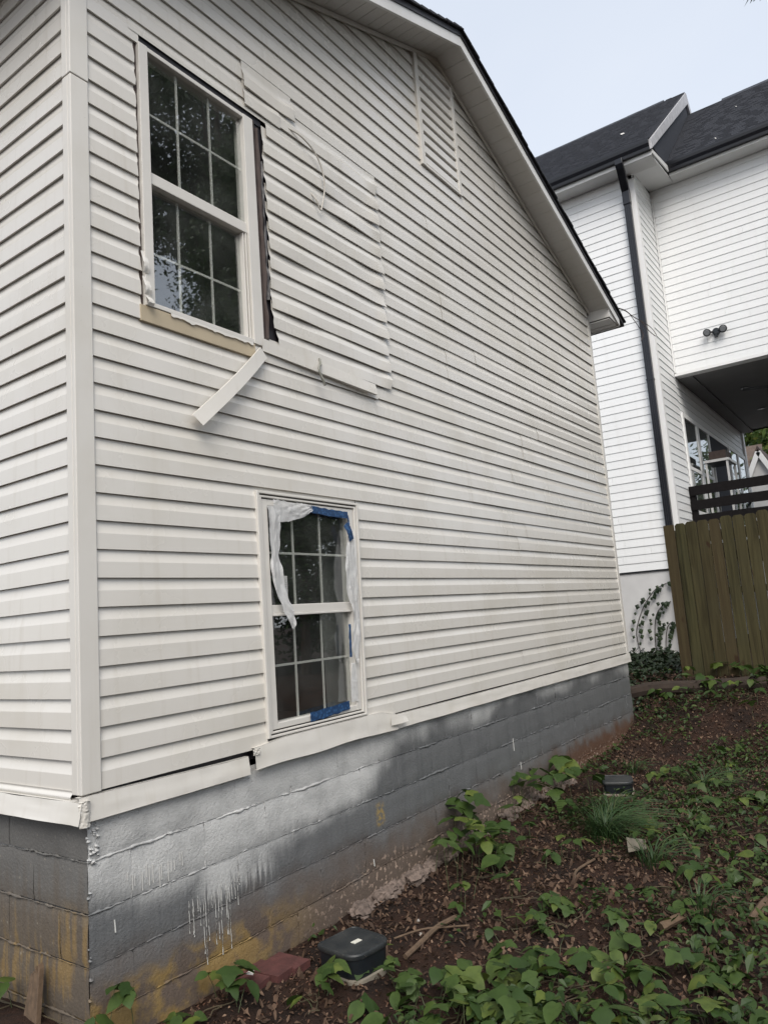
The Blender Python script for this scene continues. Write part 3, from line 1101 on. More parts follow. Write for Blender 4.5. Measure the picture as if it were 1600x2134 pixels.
def ribbon(path, widths, name, label, mat, amp=0.012, sd=0.0, cat='plastic sheet', n=8):
    P = spline(path, n)
    nW = len(P) - 1
    def fn(u, v):
        i = min(int(u * nW + 1e-6), nW)
        p = P[i]
        d = (P[min(i + 1, nW)] - P[max(i - 1, 0)]).normalized()
        sdv = Vector((-d.z, 0, d.x)).normalized()
        t = u * (len(widths) - 1)
        a_ = int(min(t, len(widths) - 2))
        wd = widths[a_] + (widths[a_ + 1] - widths[a_]) * (t - a_)
        wd *= 1 + 0.22 * nz(u * 11, sd)
        q = p + sdv * ((v - 0.5) * wd)
        y = amp * (0.8 * nz(u * 6, v * 3.2, sd) + 0.6 * math.sin(v * 11 + 5 * nz(u * 4, sd)) * 0.5)
        return Vector((q.x + 0.004 * nz(u * 17, v, sd + 2), q.y - abs(y) - 0.002, q.z + 0.006 * nz(u * 13, v * 2, sd + 4)))
    m = MB()
    m.grid(fn, nW, 10)
    return tag(m.build(name, M[mat], None, True, 80), label, cat)


ribbon([(1.50, -0.026, 1.305), (1.40, -0.028, 1.285), (1.28, -0.03, 1.268), (1.165, -0.03, 1.268)], [0.02, 0.075, 0.10, 0.12, 0.13], 'plastic_sheet', 'white torn plastic sheet drooping along the top of the lower window', 'plastic', 0.014, 3)
ribbon([(1.165, -0.028, 1.29), (1.165, -0.03, 1.15), (1.155, -0.03, 1.0), (1.165, -0.035, 0.88), (1.195, -0.04, 0.77), (1.245, -0.045, 0.66), (1.26, -0.04, 0.60)], [0.10, 0.085, 0.07, 0.075, 0.085, 0.07, 0.05, 0.012], 'plastic_sheet', 'white torn plastic hanging in a twisted strip down the left side of the lower window', 'plastic', 0.022, 8)
ribbon([(1.865, -0.03, 1.20), (1.845, -0.03, 1.05), (1.83, -0.034, 0.92), (1.83, -0.034, 0.78), (1.85, -0.034, 0.68), (1.845, -0.034, 0.56), (1.825, -0.034, 0.46), (1.835, -0.034, 0.36)], [0.03, 0.09, 0.115, 0.12, 0.07, 0.06, 0.085, 0.06, 0.015], 'plastic_sheet', 'white torn plastic crumpled down the right side of the lower window', 'plastic', 0.02, 15)
ribbon([(1.815, -0.018, 0.36), (1.805, -0.018, 0.25), (1.80, -0.018, 0.13)], [0.04, 0.06, 0.07], 'plastic_sheet', 'narrow flat scrap of clear plastic at the lower right of the lower window', 'plastic', 0.006, 19)


def tape(path, wd, label, sd):
    ribbon(path, [wd, wd * 1.05, wd], 'masking_tape', label, 'tape', 0.004, sd, 'tape', 6)


tape([(1.475, -0.022, 1.302), (1.66, -0.022, 1.292), (1.85, -0.022, 1.288)], 0.042, 'long strip of blue tape along the top right of the lower window', 21)
tape([(1.845, -0.024, 1.285), (1.85, -0.024, 1.25), (1.852, -0.024, 1.205)], 0.016, 'thin blue tape sliver turning down the top right corner of the lower window', 22)
tape([(1.795, -0.042, 1.225), (1.82, -0.050, 1.18), (1.845, -0.044, 1.125)], 0.05, 'short blue tape tab folded over the plastic at the upper right', 23)
tape([(1.80, -0.018, 0.60), (1.795, -0.018, 0.52), (1.79, -0.018, 0.40)], 0.022, 'blue tape edge showing behind the plastic at the lower right', 24)
tape([(1.385, -0.020, 0.098), (1.56, -0.020, 0.105), (1.745, -0.020, 0.118)], 0.05, 'wrinkled blue tape strip along the bottom of the lower window', 25)
m = MB().box(1.208, 1.268, -0.004, -0.0015, 0.775, 0.90)
m.warp(lean)
tag(m.build('window_sticker', M['sticker'], None), 'small grey printed paper label stuck to the left of the lower window', 'sticker')

# twig caught at the eave
m = MB()
m.tube(spline([(7.60, -0.22, 4.43), (7.78, -0.30, 4.42), (7.95, -0.36, 4.36), (8.12, -0.50, 4.24), (8.2, -0.56, 4.12)]), [0.010 * (1 - i / 45) for i in range(33)], 5)
m.tube(spline([(7.86, -0.33, 4.39), (7.95, -0.40, 4.22), (7.98, -0.44, 4.10), (7.92, -0.42, 4.00)]), 0.006, 4)
m.tube(spline([(8.02, -0.42, 4.31), (8.06, -0.50, 4.16), (8.12, -0.56, 4.08)]), 0.006, 4)
m.tube(spline([(7.55, -0.20, 4.42), (7.5, -0.1, 4.50), (7.4, 0.1, 4.62)]), 0.006, 5)
tag(m.build('twig', M['twig'], None, True), 'bare forked twig sticking out over the roof corner', 'twig')

# ------------------------------------------------------------------ neighbouring house
X2, X3, YC, NE = 12.0, 13.25, 0.39, 0.151
YR, YL = -4.6, 7.0
nb = thing('white_house', 'tall white lap sided house with dark roof, black gutters and a covered porch', 'house', (16.0, 2.0, -0.6))


def planks(kind, a, b, z0, z1):
    k = 0
    while z0 + k * NE < z1 - 0.02:
        za = z0 + k * NE
        zb = min(za + NE + 0.02, z1)
        m = MB()
        j = 0.0012 * rnd.uniform(-1, 1)
        lo, hi = 0.017 + j, 0.004
        if kind == 'x':      # faces -x
            X = a[0]
            cut = rnd.uniform(-1.6, 2.2)
            if not (a[1] + 0.3 < cut < b - 0.3): cut = a[1] + 0.5 * (b - a[1])
            for p0, p1 in ((a[1], cut - 0.0015), (cut + 0.0015, b)):
                MB().prism([(X - lo, p0, za), (X, p0, za), (X - hi + 0.002, p0, zb), (X - hi, p0, zb)], (0, p1 - p0, 0)).build('siding_plank', M['nwhite'], nb)
        else:                # faces -y
            Y = a[1]
            m.prism([(a[0], Y - lo, za), (a[0], Y - hi, zb), (a[0], Y - hi + 0.002, zb), (a[0], Y, za)], (b - a[0], 0, 0))
            m.build('siding_plank', M['nwhite'], nb)
        k += 1


planks('x', (X2, YC + 0.075), YL, 1.12, 8.70)
planks('y', (X2 + 0.10, YC), X3, 1.12, 8.86)
planks('x', (X3, YR), YC - 0.05, 4.99, 8.88)
planks('y', (X3 + 0.003, YC), 20.2, 1.55, 4.93)
m = MB()
m.box(X2, X2 + 0.2, YC + 0.01, YL, 1.12, 8.72)
m.box(X2, 20.3, YC + 0.012, YC + 0.2, 1.12, 8.9)
m.box(X3 + 0.002, X3 + 0.2, YR, YC, 5.14, 8.9)
m.box(X2, 20.3, YL - 0.2, YL, 1.12, 8.7)
m.box(20.1, 20.3, YR, YL, 4.94, 8.9)
m.box(X3, 20.3, YR, YR + 0.15, 4.94, 8.9)
m.build('wall', M['nwhite'], nb)
m = MB()
m.box(X2 + 0.015, X2 + 0.25, YC + 0.03, YL, -1.4, 1.10)
m.box(X2 + 0.25, 20.3, YC + 0.03, YC + 0.25, -1.4, 1.10)
m.build('foundation_wall', M['stucco'], nb)
m = MB()
m.box(X2 - 0.012, X2 + 0.02, YC + 0.005, YL, 1.095, 1.118)
m.build('base_trim', M['gutter'], nb)
m = MB()
m.box(X2 - 0.024, X2 + 0.10, YC - 0.024, YC, 1.12, 8.62)
m.box(X2 - 0.024, X2, YC, YC + 0.075, 1.12, 8.62)
m.build('corner_board', M['ntrim'], nb)
MB().box(X3 - 0.03, X3, YC - 0.048, YC - 0.018, 5.0, 8.7).build('corner_board', M['ntrim'], nb)
MB().box(X3 - 0.03, X3 + 0.2, YR, YC - 0.018, 4.93, 4.985).build('porch_beam_trim', M['ntrim'], nb)
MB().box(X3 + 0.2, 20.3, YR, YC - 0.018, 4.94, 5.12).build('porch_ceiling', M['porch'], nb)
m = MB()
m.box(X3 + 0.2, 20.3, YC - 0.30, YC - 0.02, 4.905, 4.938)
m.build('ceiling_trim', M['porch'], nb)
for px_, py_ in ((15.36, -0.535), (17.72, -0.507)):
    m = MB().tube([(px_, py_, 4.937), (px_, py_, 4.925)], 0.09, 16)
    m.build('ceiling_light', M['dark'], nb)
# ceiling fan, mostly out of sight
m = MB()
m.tube([(14.4, -1.30, 4.94), (14.4, -1.30, 4.62)], 0.03, 8)
m.tube([(14.4, -1.30, 4.66), (14.4, -1.30, 4.50)], [0.13, 0.15], 14)
fan = m.build('ceiling_fan', M['dark'], nb, True)
for k in range(4):
    a_ = k * math.pi / 2 + 0.4
    m = MB().bar((14.4 + 0.15 * math.cos(a_), -1.30 + 0.15 * math.sin(a_), 4.6), (14.4 + 0.68 * math.cos(a_), -1.30 + 0.68 * math.sin(a_), 4.6), (-math.sin(a_), math.cos(a_), 0.12), 0.13, 0.012)
    m.build('fan_blade', M['dark'], fan)

# soffits, fascias, gutters
m = MB()
m.box(11.60, X2 + 0.02, -0.10, YL, 8.705, 8.72)
m.build('soffit', M['ngrey'], nb)
m = MB()
m.prism([(11.60, -0.10, 8.69), (X3 - 0.35, -0.10, 8.86), (X3, -0.10, 8.9), (X3, -0.10, 8.92), (11.60, -0.10, 8.72)], (0, 0.48, 0))
m.build('soffit_return', M['ngrey'], nb)
m = MB()
m.box(11.585, 11.605, -0.10, YL, 8.70, 8.90)
m.build('eave_fascia', M['ntrim'], nb)
m = MB()
m.box(12.88, X3 + 0.02, YR - 0.3, -0.105, 8.885, 8.90)
m.build('soffit', M['ngrey'], nb)
MB().box(12.865, 12.885, YR - 0.3, -0.105, 8.88, 9.06).build('eave_fascia', M['ntrim'], nb)


def gutter(x, y0, y1, z0, z1):
    m = MB()
    h = z1 - z0
    pr = [(x, z1), (x, z0), (x - 0.075, z0), (x - 0.085, z0 + 0.25 * h), (x - 0.115, z0 + 0.55 * h), (x - 0.125, z0 + 0.8 * h), (x - 0.125, z1), (x - 0.112, z1), (x - 0.112, z0 + 0.82 * h)]
    m.prism([(p[0], y0, p[1]) for p in pr], (0, y1 - y0, 0))
    return m.build('gutter', M['gutter'], nb)


gutter(11.583, -0.098, YL, 8.775, 8.975)
gutter(12.863, YR - 0.3, 0.0, 8.93, 9.12)
# downspout
m = MB()
def rtube(pts, sx, sy):
    P = [Vector(p) for p in pts]
    vs, fs = [], []
    for p in P:
        for a_, b_ in ((-1, -1), (1, -1), (1, 1), (-1, 1)):
            vs.append(p + Vector((a_ * sx, b_ * sy, 0)))
    for i in range(len(P) - 1):
        for k in range(4):
            fs.append((4 * i + k, 4 * i + (k + 1) % 4, 4 * i + 4 + (k + 1) % 4, 4 * i + 4 + k))
    fs += [(3, 2, 1, 0), tuple(range(4 * len(P) - 4, 4 * len(P)))]
    return vs, fs
vs, fs = rtube([(11.50, 0.47, 8.80), (11.50, 0.47, 8.70), (11.56, 0.47, 8.62), (11.84, 0.51, 8.42), (11.92, 0.52, 8.36), (11.92, 0.52, 8.10)], 0.05, 0.07)
m.add(vs, fs)
dsp = m.build('downspout', M['gutter'], nb, bevel=0.006)
m = MB()
vs, fs = rtube([(11.935, 0.52, 8.14), (11.935, 0.52, 1.0), (11.935, 0.52, -0.3)], 0.045, 0.062)
m.add(vs, fs)
for k in (-1, 0, 1):
    m.box(11.884, 11.891, 0.52 + k * 0.036 - 0.008, 0.52 + k * 0.036 + 0.008, -0.3, 8.14)
m.build('lower_pipe', M['gutter'], dsp)
MB().box(11.880, 11.975, 0.450, 0.590, 4.60, 4.63).build('strap', M['gutter'], dsp)


def roof_slope(x0, z0, x1, z1, y0, y1, name, n):
    m = MB()
    q = random.Random(3)
    for i in range(n):
        a, b = i / n, min((i + 1.15) / n, 1.0)
        xa, za = x0 + (x1 - x0) * a, z0 + (z1 - z0) * a
        xb, zb = x0 + (x1 - x0) * b, z0 + (z1 - z0) * b
        m.prism([(xa, y0, za + 0.012), (xa, y0, za + 0.040), (xb, y0, zb + 0.014), (xb, y0, zb)], (0, y1 - y0, 0))
        yy = y0 + q.uniform(0, 0.3)
        while yy < min(y1, 7) - 0.3:      # laminated tabs
            wd = q.uniform(0.12, 0.3)
            m.prism([(xa - 0.003, yy, za + 0.040), (xa - 0.003, yy, za + 0.052), (xb, yy, zb + 0.018), (xb, yy, zb + 0.010)], (0, wd, 0))
            yy += wd + q.uniform(0.1, 0.3)
    return m.build(name, M['nshingle'], nb)


RA = (15.95, 12.50)
roof_slope(11.50, 8.975, RA[0], RA[1], -0.12, YL, 'roof', 42)
m = MB()
m.prism([(RA[0], -0.12, RA[1]), (19.9, -0.12, 9.35), (19.9, -0.12, 9.38), (RA[0], -0.12, RA[1] + 0.03)], (0, YL, 0))
m.build('rear_roof', M['nshingle'], nb)
roof_slope(12.80, 9.10, 16.2, 12.06, YR - 0.3, -0.10, 'roof', 34)
m = MB()
m.prism([(16.2, YR - 0.3, 12.06), (20.5, YR - 0.3, 8.6), (20.5, YR - 0.3, 8.63), (16.2, YR - 0.3, 12.09)], (0, -YR + 0.2, 0))
m.build('rear_roof', M['nshingle'], nb)
for (x, z, ya, yb) in ((RA[0], RA[1], 0.36, YL), (16.2, 12.06, YR - 0.3, -0.85)):
    q = ya
    while q < yb:
        m = MB()
        m.prism([(x - 0.15, q, z - 0.10), (x, q, z + 0.035), (x + 0.15, q, z - 0.10), (x + 0.15, q, z - 0.075), (x, q, z + 0.062 + 0.006 * rnd.random()), (x - 0.15, q, z - 0.075)], (0, min(0.30, yb - q), 0))
        m.build('ridge_cap', M['nshingle'], nb)
        q += 0.30 if q < 4 else 3.0
# gable end of the forward roof above the lower roof
m = MB()
m.prism([(11.62, -0.09, 8.98), (RA[0], -0.09, RA[1]), (17.4, -0.09, 11.3), (17.4, -0.09, 9.4)], (0, 0.02, 0))
m.build('gable_wall', M['nshingle'], nb)
m = MB()
dx, dz = RA[0] - 11.52, RA[1] - 8.94
m.prism([(11.52, -0.145, 8.78), (RA[0], -0.145, RA[1] - 0.30), (RA[0], -0.145, RA[1]), (11.52, -0.145, 8.97)], (0, 0.05, 0))
m.build('rake_board', M['rake'], nb)
m = MB()
m.prism([(RA[0] + 0.002, -0.145, RA[1] - 0.26), (17.6, -0.145, RA[1] - 0.26 - 1.3), (17.6, -0.145, RA[1] - 1.32), (RA[0] + 0.002, -0.145, RA[1])], (0, 0.05, 0))
m.build('rake_board', M['rake'], nb)
m = MB()
m.prism([(11.585, -0.125, 8.72), (12.86, -0.125, 8.94), (12.86, -0.125, 9.06), (11.585, -0.125, 8.80)], (0, 0.024, 0))
m.build('return_fascia', M['ngrey'], nb)

# porch: windows and door along the side wall
def pwin(x0, x1, z0, z1, rail, lab=None):
    m = MB()
    f = 0.10
    m.box(x0, x0 + f, YC - 0.05, YC - 0.017, z0, z1)
    m.box(x1 - f, x1, YC - 0.05, YC - 0.017, z0, z1)
    m.box(x0 + f, x1 - f, YC - 0.05, YC - 0.017, z1 - f, z1)
    m.box(x0 + f, x1 - f, YC - 0.05, YC - 0.017, z0, z0 + f)
    if rail: m.box(x0 + f, x1 - f, YC - 0.047, YC - 0.017, rail - 0.035, rail + 0.035)
    wo = m.build('window', M['ntrim'], nb)
    MB().box(x0 + f, x1 - f, YC - 0.034, YC - 0.030, z0 + f, z1 - f).build('pane', M['glass'], wo)
    MB().box(x0 + f, x1 - f, YC - 0.024, YC - 0.018, z0 + f, z1 - f).build('dark_backing', M['dark'], wo)  # dark board standing in for the unlit room behind the glass
    return wo


pwin(13.30, 14.50, 2.15, 4.22, 3.10)
pwin(14.50, 15.60, 2.15, 4.22, 3.10)
MB().box(15.66, 17.62, YC - 0.04, YC - 0.018, 1.75, 4.12).build('door', M['navy'], nb)
MB().box(15.60, 17.72, YC - 0.05, YC - 0.018, 4.12, 4.22).build('door_trim', M['ntrim'], nb)
pwin(17.76, 18.95, 2.15, 4.22, 0)
pwin(18.95, 20.05, 2.15, 4.22, 0)
MB().box(20.1, 20.3, YC - 0.06, YC - 0.018, 1.55, 4.94).build('corner_board', M['ntrim'], nb)

# deck and rail
MB().box(X3 - 0.05, 20.4, YR, YC - 0.02, 1.38, 1.55).build('deck', M['rail'], nb)
for (y) in (0.32, -1.9, -4.3):
    MB().box(X3 - 0.13, X3 - 0.02, y - 0.05, y + 0.05, -0.6, 2.62).build('rail_post', M['rail'], nb)
for (zb, zt) in ((2.50, 2.68), (2.22, 2.40), (1.93, 2.12), (1.62, 1.80)):
    m = MB()
    m.grid(lambda u, v: (X3 - 0.16, 0.37 - 4.9 * u, zb + (zt - zb) * v + 0.012 * nz(u * 9, zb)), 20, 1)
    m.grid(lambda u, v: (X3 - 0.16 + 0.035 * v, 0.37 - 4.9 * u, zt + 0.012 * nz(u * 9, zb)), 20, 1)
    m.grid(lambda u, v: (X3 - 0.16 + 0.035 * v, 0.37 - 4.9 * u, zb + 0.012 * nz(u * 9, zb)), 20, 1)
    m.grid(lambda u, v: (X3 - 0.125, 0.37 - 4.9 * u, zb + (zt - zb) * v + 0.012 * nz(u * 9, zb)), 20, 1)
    m.grid(lambda u, v: (X3 - 0.16 + 0.035 * v, 0.37, zb + (zt - zb) * u + 0.012 * nz(0, zb)), 1, 1)
    m.build('rail_board', M['rail'], nb)
for y in (-4.3,):
    MB().box(X3 + 0.02, X3 + 0.16, y - 0.07, y + 0.07, -0.6, 4.94).build('porch_post', M['ntrim'], nb)
    MB().box(20.0, 20.14, y - 0.07, y + 0.07, -0.6, 4.94).build('porch_post', M['ntrim'], nb)

# things on the porch
rk = thing('plant_stand', 'white metal plant stand with a planter box on the porch by the windows', 'stand', (14.6, -0.05, 1.55))
m = MB()
for sx in (14.25, 15.05):
    for sy in (-0.18, 0.22):
        m = MB().box(sx - 0.02, sx + 0.02, sy - 0.02, sy + 0.02, 1.55, 3.30)
        m.build('leg', M['steel'], rk)
for z in (2.45, 3.28):
    m = MB().box(14.22, 15.08, -0.21, 0.25, z, z + 0.03)
    m.build('shelf', M['steel'] if z < 3 else M['dark'], rk)
m = MB()
m.bar((14.22, -0.215, 3.29), (15.08, -0.215, 3.29), (0, 0, 1), 0.05, 0.02)
m.bar((14.215, -0.21, 3.29), (14.215, 0.25, 3.29), (0, 0, 1), 0.05, 0.02)
m.build('top_rim', M['steel'], rk)
pl = MB().box(14.30, 14.95, -0.16, 0.16, 3.312, 3.50)
plo = tag(pl.build('planter', M['oldwood'], None), 'brown planter box standing on the white metal stand', 'planter')
ch = thing('patio_chair', 'dark curved back patio chair behind the deck rail', 'chair', (15.2, -0.55, 1.55))
m = MB().tube(spline([(14.9, -0.85, 2.30), (14.95, -0.80, 2.48), (15.25, -0.55, 2.56), (15.5, -0.30, 2.48), (15.5, -0.25, 2.30)]), 0.028, 6)
m.build('backrest', M['dark'], ch, True)
MB().box(14.95, 15.45, -0.80, -0.30, 1.98, 2.03).build('seat', M['dark'], ch)
for a_, b_ in ((14.97, -0.78), (15.43, -0.78), (14.97, -0.32), (15.43, -0.32)):
    MB().tube([(a_, b_, 1.55), (a_, b_, 2.0)], 0.02, 6).build('leg', M['dark'], ch)

fl = thing('security_light', 'black twin head motion floodlight on the white siding above the porch', 'floodlight', (X3 - 0.06, -0.488, 5.6))
m = MB().tube([(X3 - 0.012, -0.488, 5.62), (X3 - 0.06, -0.488, 5.62)], [0.075, 0.065], 14)
m.build('base', M['dark'], fl, True)
for sy in (-1, 1):
    y = -0.488 + sy * 0.125
    m = MB().tube([(X3 - 0.05, -0.488 + sy * 0.04, 5.62), (X3 - 0.09, y, 5.615)], 0.02, 6)
    m.tube([(X3 - 0.07, y, 5.63), (X3 - 0.12, y + sy * 0.012, 5.615), (X3 - 0.165, y + sy * 0.02, 5.595)], [0.045, 0.062, 0.075], 14)
    hd = m.build('lamp_head', M['dark'], fl, True)
    MB().tube([(X3 - 0.166, y + sy * 0.02, 5.595), (X3 - 0.170, y + sy * 0.021, 5.593)], [0.056, 0.050], 14).build('lens', M['lens'], hd, True)
m = MB().tube([(X3 - 0.06, -0.488, 5.575), (X3 - 0.085, -0.488, 5.535), (X3 - 0.09, -0.488, 5.49)], [0.032, 0.04, 0.03], 10)
m.build('sensor', M['dark'], fl, True)

# bits on the roof
for (x, y, d_, lab) in ((13.2, 0.75, 0.09, 'pale yellow fallen leaf on the forward dark roof'), (14.9, -1.25, 0.035, 'white speck of litter high on the right hand roof'), (13.05, -1.0, 0.035, 'white speck of litter by the right hand gutter')):
    if y > -0.1: z = 8.975 + (x - 11.5) / (RA[0] - 11.5) * (RA[1] - 8.975) + 0.06
    else: z = 9.10 + (x - 12.8) / 3.4 * 2.96 + 0.06
    m = MB().add([(x - d_, y, z - d_ * 0.8), (x, y - d_ * 0.5, z - 0.01), (x + d_, y, z + d_ * 0.8), (x, y + d_ * 0.6, z + 0.02)], [(0, 1, 2), (0, 2, 3)])
    tag(m.build('roof_leaf', M['paper'], None), lab, 'leaf')

# ------------------------------------------------------------------ fence
XF = 8.5
fn_ = thing('board_fence', 'weathered greenish brown dog ear picket fence beside the white house', 'fence', (XF, -2.0, -0.5))
y = -0.245
i = 0
fr_ = random.Random(9)
while y > -4.6:
    wd = 0.137 + fr_.uniform(-0.003, 0.003)
    zt = 1.575 + fr_.uniform(-0.014, 0.014) + 0.004 * i
    zb = -0.46
    t0 = fr_.uniform(-0.006, 0.006)
    c_ = 0.026 if i else 0.006
    poly = [(XF + t0, y, zb), (XF + t0, y - wd, zb), (XF + t0, y - wd, zt - c_), (XF + t0, y - wd + c_, zt), (XF + t0, y - c_, zt), (XF + t0, y, zt - c_)]
    m = MB().prism(poly, (0.017, 0, 0))
    m.build('picket', M['fence'], fn_, bevel=0.002)
    y -= wd + fr_.uniform(0.005, 0.010)
    i += 1
for z in (-0.1, 0.6, 1.3):
    MB().box(XF + 0.022, XF + 0.06, -4.6, -0.26, z, z + 0.085).build('rail', M['fence'], fn_)
for yy in (-0.32, -2.4, -4.5):
    MB().box(XF + 0.061, XF + 0.15, yy - 0.045, yy + 0.045, -0.8, 1.5).build('post', M['fence'], fn_)

# ------------------------------------------------------------------ plants
def leaf_mesh(name, L=1.0, Wd=0.8, lobes=0.0, droop=0.25, fold=0.18, sd=0.0, mat='leaf'):
    key = [(0.0, 0.10), (0.05, 0.46), (0.14, 0.80), (0.26, 0.98), (0.38, 1.0), (0.50, 0.92), (0.62, 0.76), (0.74, 0.56), (0.86, 0.32), (0.95, 0.11), (1.0, 0.0)]
    if lobes: key = [(0.0, 0.10), (0.05, 0.50), (0.14, 0.88), (0.25, 1.06 + lobes * 0.4), (0.36, 1.06 + lobes * 0.5), (0.47, 0.80), (0.58, 0.62), (0.70, 0.56), (0.82, 0.40), (0.93, 0.14), (1.0, 0.0)]
    prof_ = key
    vs, fs = [], []
    n = len(prof_)
    for k, (t, hw) in enumerate(prof_):
        z = -droop * t * t + 0.02 * nz(t * 4, sd)
        vs.append((t * L, 0, z))
    for sgn in (1, -1):
        for k, (t, hw) in enumerate(prof_):
            h = hw * Wd / 2
            h *= 1 + 0.07 * nz(t * 4, sgn, sd)
            tx = t * L - 0.10 * L * max(0, 1 - abs(t - 0.06) / 0.10)
            vs.append((tx, sgn * h, -droop * t * t + fold * h - 0.10 * h * h * 3 + 0.03 * nz(t * 6, sgn * 2, sd)))
    for k in range(n - 1):
        fs.append((k, k + 1, n + k + 1, n + k))
        fs.append((k + 1, k, 2 * n + k, 2 * n + k + 1))
    me = bpy.data.meshes.new(name)
    me.from_pydata(vs, [], fs)
    me.materials.append(M[mat])
    me.polygons.foreach_set('use_smooth', [True] * len(fs))
    return me


LEAVES = [leaf_mesh('leaf', 1, w_, lb, dr_, fo, s_) for (w_, lb, dr_, fo, s_) in
          ((0.82, 0.0, 0.25, 0.16, 1.0), (0.90, 0.45, 0.30, 0.10, 2.0), (0.72, 0.0, 0.40, 0.25, 3.0), (0.95, 0.6, 0.18, 0.14, 4.0), (0.80, 0.3, 0.5, 0.05, 5.0), (0.66, 0.0, 0.15, 0.3, 6.0))]
pr_ = random.Random(21)


def put_leaf(root, p, az, pitch, roll, size):
    o = bpy.data.objects.new('leaf', pr_.choice(LEAVES))
    COL.objects.link(o)
    o.parent = root
    o.location = Vector(p) - ORG[root]
    o.rotation_euler = (roll, pitch, az)
    o.scale = (size, size, size)
    return o


def vine_plant(x, y, n, spread, h, size, label, name='vine_plant', group='leafy green vines on the red soil', climb=0.0):
    """runners with three-leaved stalks"""
    root = thing(name, label, 'plant', (x, y, gz(x, y)), group)
    for i in range(n):
        a = pr_.uniform(0, 2 * math.pi)
        r = spread * math.sqrt(pr_.random())
        bx, by = x + r * math.cos(a), y + r * math.sin(a)
        if by > -0.05 and -0.05 < bx < 7.15: by = -0.05 - pr_.random() * 0.05
        b0 = Vector((bx, by, gz(bx, by)))
        hh = h * (pr_.uniform(0.2, 0.9) if 'bed' in label or group else pr_.uniform(0.45, 1.1))
        if climb: hh = climb * pr_.random()
        ta = pr_.uniform(0, 2 * math.pi)
        top = b0 + Vector((0.05 * math.cos(ta), 0.05 * math.sin(ta) - (0.02 if climb else 0), hh))
        if top.y > -0.03 and -0.05 < top.x < 7.15: top.y = -0.03
        MB().tube([b0 - Vector((0, 0, 0.01)), (b0 + top) / 2 + Vector((0.012, 0.01, 0)), top], [0.0022, 0.0018, 0.0014], 4).build('stem', M['stem'], root, True)
        sz = size * pr_.uniform(0.55, 1.1)
        az0 = pr_.uniform(0, 2 * math.pi)
        for k, da in enumerate((0.0, 1.75, -1.75)):
            if k and pr_.random() < 0.2: continue
            az = az0 + da + pr_.uniform(-0.25, 0.25)
            off = Vector((math.cos(az), math.sin(az), 0)) * (0.25 * sz if k == 0 else 0.05 * sz)
            put_leaf(root, top + off, az, pr_.uniform(-0.15, 0.55), pr_.uniform(-0.45, 0.45), sz * (1.0 if k == 0 else 0.85))
    for i in range(3):
        a = pr_.uniform(0, 2 * math.pi)
        pts = []
        for j in range(7):
            rr_ = spread * 1.15 * (j / 6)
            qx, qy = x + rr_ * math.cos(a + 0.6 * nz(j * .5, i, x)), y + rr_ * math.sin(a + 0.6 * nz(j * .5, i, x))
            if qy > -0.03 and -0.05 < qx < 7.15: qy = -0.03
            pts.append((qx, qy, gz(qx, qy) + 0.012 + 0.02 * abs(nz(j * 1.1, i, y))))
        MB().tube(spline(pts, 3), 0.0026, 5).build('runner', M['runner'], root, True)
    return root


